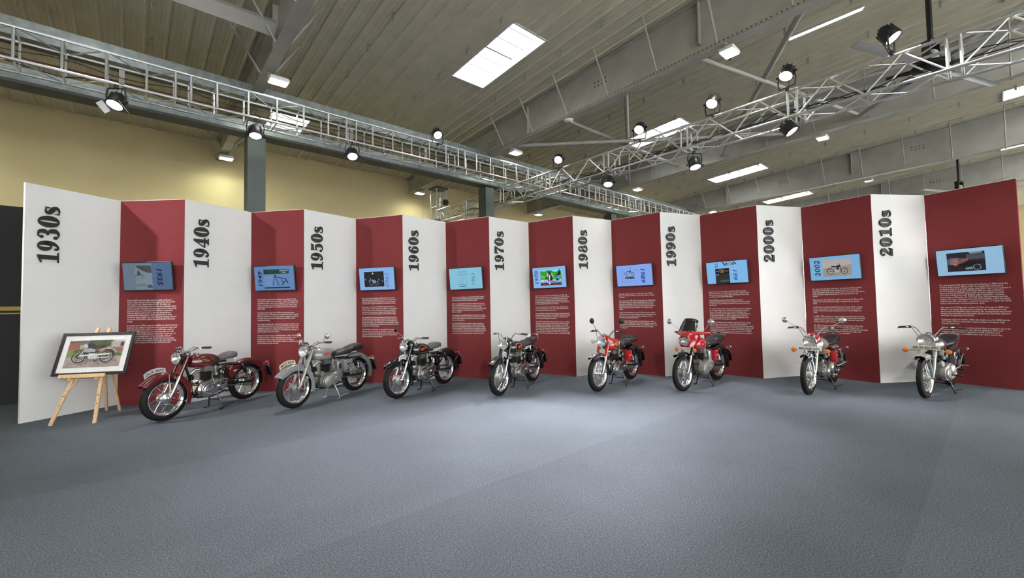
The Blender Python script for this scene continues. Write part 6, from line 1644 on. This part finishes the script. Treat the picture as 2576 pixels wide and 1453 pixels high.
# 4 - black with two saddles
bike(label='black motorcycle with two black saddles and dull silver chaincase', front=(-0.256, 7.857), yaw=-119.1, paint=GBLACK, fender=GBLACK, rfender=GBLACK, fork_up=GBLACK, lamp=GBLACK, nacelle=GBLACK, lamp_r=0.096, red_dot=True, seat='saddle', pillion=True, pillion_rail=True, seatm=LEATHER, toolbox=dict(kind='tri', m=GBLACK, emb=BADGE_S),
     case=CAST, head=CAST, prim=POL, bar=BAR_UP, rfd=0.08, box_tail=GBLACK, rstay=CHROME, fplate=dict(kind='curved', text='MHW 3161', m=PLATE_W, ang=102, y=0.070, w=0.13, tilt=2, dz=-0.045),
     tank_patches=[('tank_panel', GBLACK, BAND), ('badge_wing', BADGE_R, wing(0.125, 0.815, 1.12)), ('badge', BADGE_S, oval(0.13, 0.815, 0.03, 0.014))], tank_lines=[(GOLD, 0.0046, BAND)])
# 5 - bright red with black mirrors
def b5x(root):
    b = MB(); b.rbox((-0.66, 0.0, 0.875), (0.24, 0.25, 0.10), 0.02); bag = b.build('tail_bag', LEATHER, root, 30)
    b = MB(); b.lathe([(0.022, 0), (0.022, 0.004), (0, 0.005)], (-0.66, 0.125, 0.875), (0, 1, 0), 14); b.build('bag_badge', BADGE_R, bag, 40)
    b = MB()
    for k in range(3): b.ball((-0.20-0.06*k, 0.06, 0.815), (0.016, 0.012, 0.008), 10, 6)
    o = b.build('seat_buttons', CLEARL, root, 40); o['kind'] = 'stuff'
bike(label='bright red motorcycle with round black mirrors and red fork', front=(1.582, 8.054), yaw=-131.1, paint=RED, fender=CHROME, rfender=GBLACK, fork_up=RED, fork_lo=POL, lamp=CHROME, nacelle=RED, lamp_r=0.10, seat='dual', seatm=LEATHER, toolbox=dict(kind='sq', m=RED), ff=(52, 160, 0.12, 0.028), stays=(75, 140), staym=CHROME,
     case=POL, head=POL, prim=CHROME, bar=BAR_UP, rstay=FRAMEB, yoke=GBLACK, switch=True, leverm=BLK_PLASTIC, box_tail=GBLACK, hub=0.07, hubm=POL,
     tank_patches=[('tank_panel', CHROME, oval(0.10, 0.80, 0.13, 0.070, p=2.8, sk=0.05)), ('badge_wing', GOLD, oval(0.15, 0.83, 0.085, 0.035, p=2.4, sk=.1)), ('badge', BADGE_R, oval(0.12, 0.815, 0.045, 0.02, sk=.1))], tank_lines=[(GOLD, 0.003, oval(0.10, 0.80, 0.13, 0.070, p=2.8, sk=0.05))],
     mirrors=dict(at=(0.30, 0.315, 1.285), r=0.058, stem=BLK_PLASTIC, shell=BLK_PLASTIC, bent=1), signals=dict(front=(0.50, 0.19, 0.90), lens=CLEARL), extra=[b5x])
# 6 - red with handlebar fairing
bike(label='red motorcycle with handlebar fairing, smoked windscreen and plate TN 09 T 9152', front=(3.123, 7.935), yaw=-140.0, paint=RED2, fender=GBLACK, rfender=GBLACK, fork_up=GBLACK, fork_lo=POL, lamp=GBLACK, lamp_at=(0.545, 0, 0.90), lamp_r=0.088, seat='dual', seatm=LEATHER, rail=FRAMEB, toolbox=dict(kind='sq', m=RED2, emb=BADGE_S), airbox=CAST, grille=CAST,
     ff=(58, 160, 0.12, 0.028), stays=(90, 150), case=DULL, head=DULL, prim=CAST, hubm=DULL, bar=BAR_FLAT, fairing=RED2, leverm=BLK_PLASTIC, tank_lines=[(BADGE_S, 0.002, BAND)], tank_text=[('Bullet', 0.19, 0.80, 0.04, 0.09, BADGE_S)],
     mirrors=dict(at=(0.36, 0.41, 1.25), r=0.056, stem=CHROME, shell=CHROME), fplate=dict(kind='flat', text='TN 09 T 9152', m=PLATE_W, at=(0.60, 0, 0.735), w=0.24, h=0.055, ts=0.040), signals=dict(front=(0.555, 0.175, 0.735), lens=AMBER, shell=BLK_PLASTIC, stalk=BLK_PLASTIC), rstay=FRAMEB, box_tail=GBLACK)
# 7 - silver tank, red trim
def b7x(root):
    b = MB(); b.tube([(-0.40, 0.14, 0.36), (-0.46, 0.20, 0.40), (-0.52, 0.235, 0.42), (-0.66, 0.235, 0.42), (-0.66, 0.17, 0.42), (-0.52, 0.17, 0.42)], 0.009, 8); b.build('pillion_step', CHROME, root, 50)
    b = MB(); b.tube([(-0.56, 0.15, 0.66), (-0.60, 0.19, 0.56), (-0.60, 0.185, 0.42)], 0.009, 8); b.build('saree_guard', CHROME, root, 50)
    b = MB(); b.lathe([(0.09, -0.003), (0.135, -0.002), (0.135, 0.002), (0.09, 0.003)], FAX+Vector((0, -0.065, 0)), (0, 1, 0), 30); b.build('brake_disc', POL, root, 30)
    b = MB(); b.rbox((-0.30, 0.155, 0.30), (0.05, 0.09, 0.05), 0.012); b.build('gear_linkage', CHROME, root, 30)
bike(label='silver tanked motorcycle with red nacelle and plate MH.14.BP.91PC', front=(5.101, 7.448), yaw=-140.9, paint=SILVER, tankm=SILVER, fender=CHROME, rfender=SILVER, fork_up=CHROME, shroud_r=0.024, fork_lo=POL, lamp=CHROME, nacelle=RED2, lamp_at=(0.52, 0, 0.885), lamp_r=0.105, seat='dual', seatm=LEATHER, rail=FRAMEB, toolbox=dict(kind='sq', m=RED), modern=True,
     ff=(62, 150, 0.12, 0.025), stays=(90, 145), staym=CHROME, case=CAST, head=CAST, prim=POL, bar=BAR_WIDE, switch=True, hub=0.065, kneepad=False, tank_lines=[(RED, 0.003, BAND)],
     mirrors=dict(at=(0.33, 0.44, 1.255), r=0.055, stem=CHROME, shell=CHROME), fplate=dict(kind='flat', text='MH.14.BP.91PC', m=PLATE_W, at=(0.565, 0, 0.735), w=0.36, h=0.075, ts=0.055), signals=dict(front=(0.53, 0.255, 0.735), lens=AMBER), rstay=CHROME, extra=[b7x])
# 8 - gunmetal
def b8x(root):
    for sg in (1, -1):
        b = MB(); b.tube([(-0.40, sg*0.14, 0.36), (-0.46, sg*0.20, 0.42), (-0.46, sg*0.29, 0.42)], 0.010, 8); b.build('pillion_step', CHROME, root, 50)
    b = MB(); b.lathe([(0.09, -0.003), (0.135, -0.002), (0.135, 0.002), (0.09, 0.003)], FAX+Vector((0, -0.065, 0)), (0, 1, 0), 30); b.build('brake_disc', POL, root, 30)
    b = MB(); b.rbox((0.30, 0.0, 0.63), (0.10, 0.14, 0.16), 0.015); b.build('horn_cover', BLK_PLASTIC, root, 30)
bike(label='gunmetal motorcycle with wide bars, amber signals and plate GA 03 AN 4701', front=(6.706, 7.023), yaw=-147.6, paint=GUN, tankm=GUN, fender=SILVER, rfender=GUN, fork_up=GREYP, shroud_r=0.027, fork_lo=GREYP, lamp=CHROME, nacelle=GUN, lamp_at=(0.52, 0, 0.915), lamp_r=0.11, seat='dual', seatm=LEATHER, rail=CHROME, toolbox=dict(kind='sq', m=GUN), modern=True,
     ff=(60, 158, 0.135, 0.04), stays=(90, 145), staym=GREYP, case=CAST, head=CAST, prim=CAST, bar=BAR_WIDE, switch=True, leverm=BLK_PLASTIC, hub=0.065, kneepad=False,
     fplate=dict(kind='flat', text='GA 03 AN 4701', m=PLATE_C, at=(0.575, 0, 0.77), w=0.36, h=0.07, ts=0.050), signals=dict(front=(0.53, 0.265, 0.745), lens=AMBER), rstay=GREYP, tank_patches=[('badge_wing', BADGE_R, oval(0.10, 0.83, 0.03, 0.02))], crashbar=None, extra=[b8x])
bpy.data.scenes.remove(_TS)
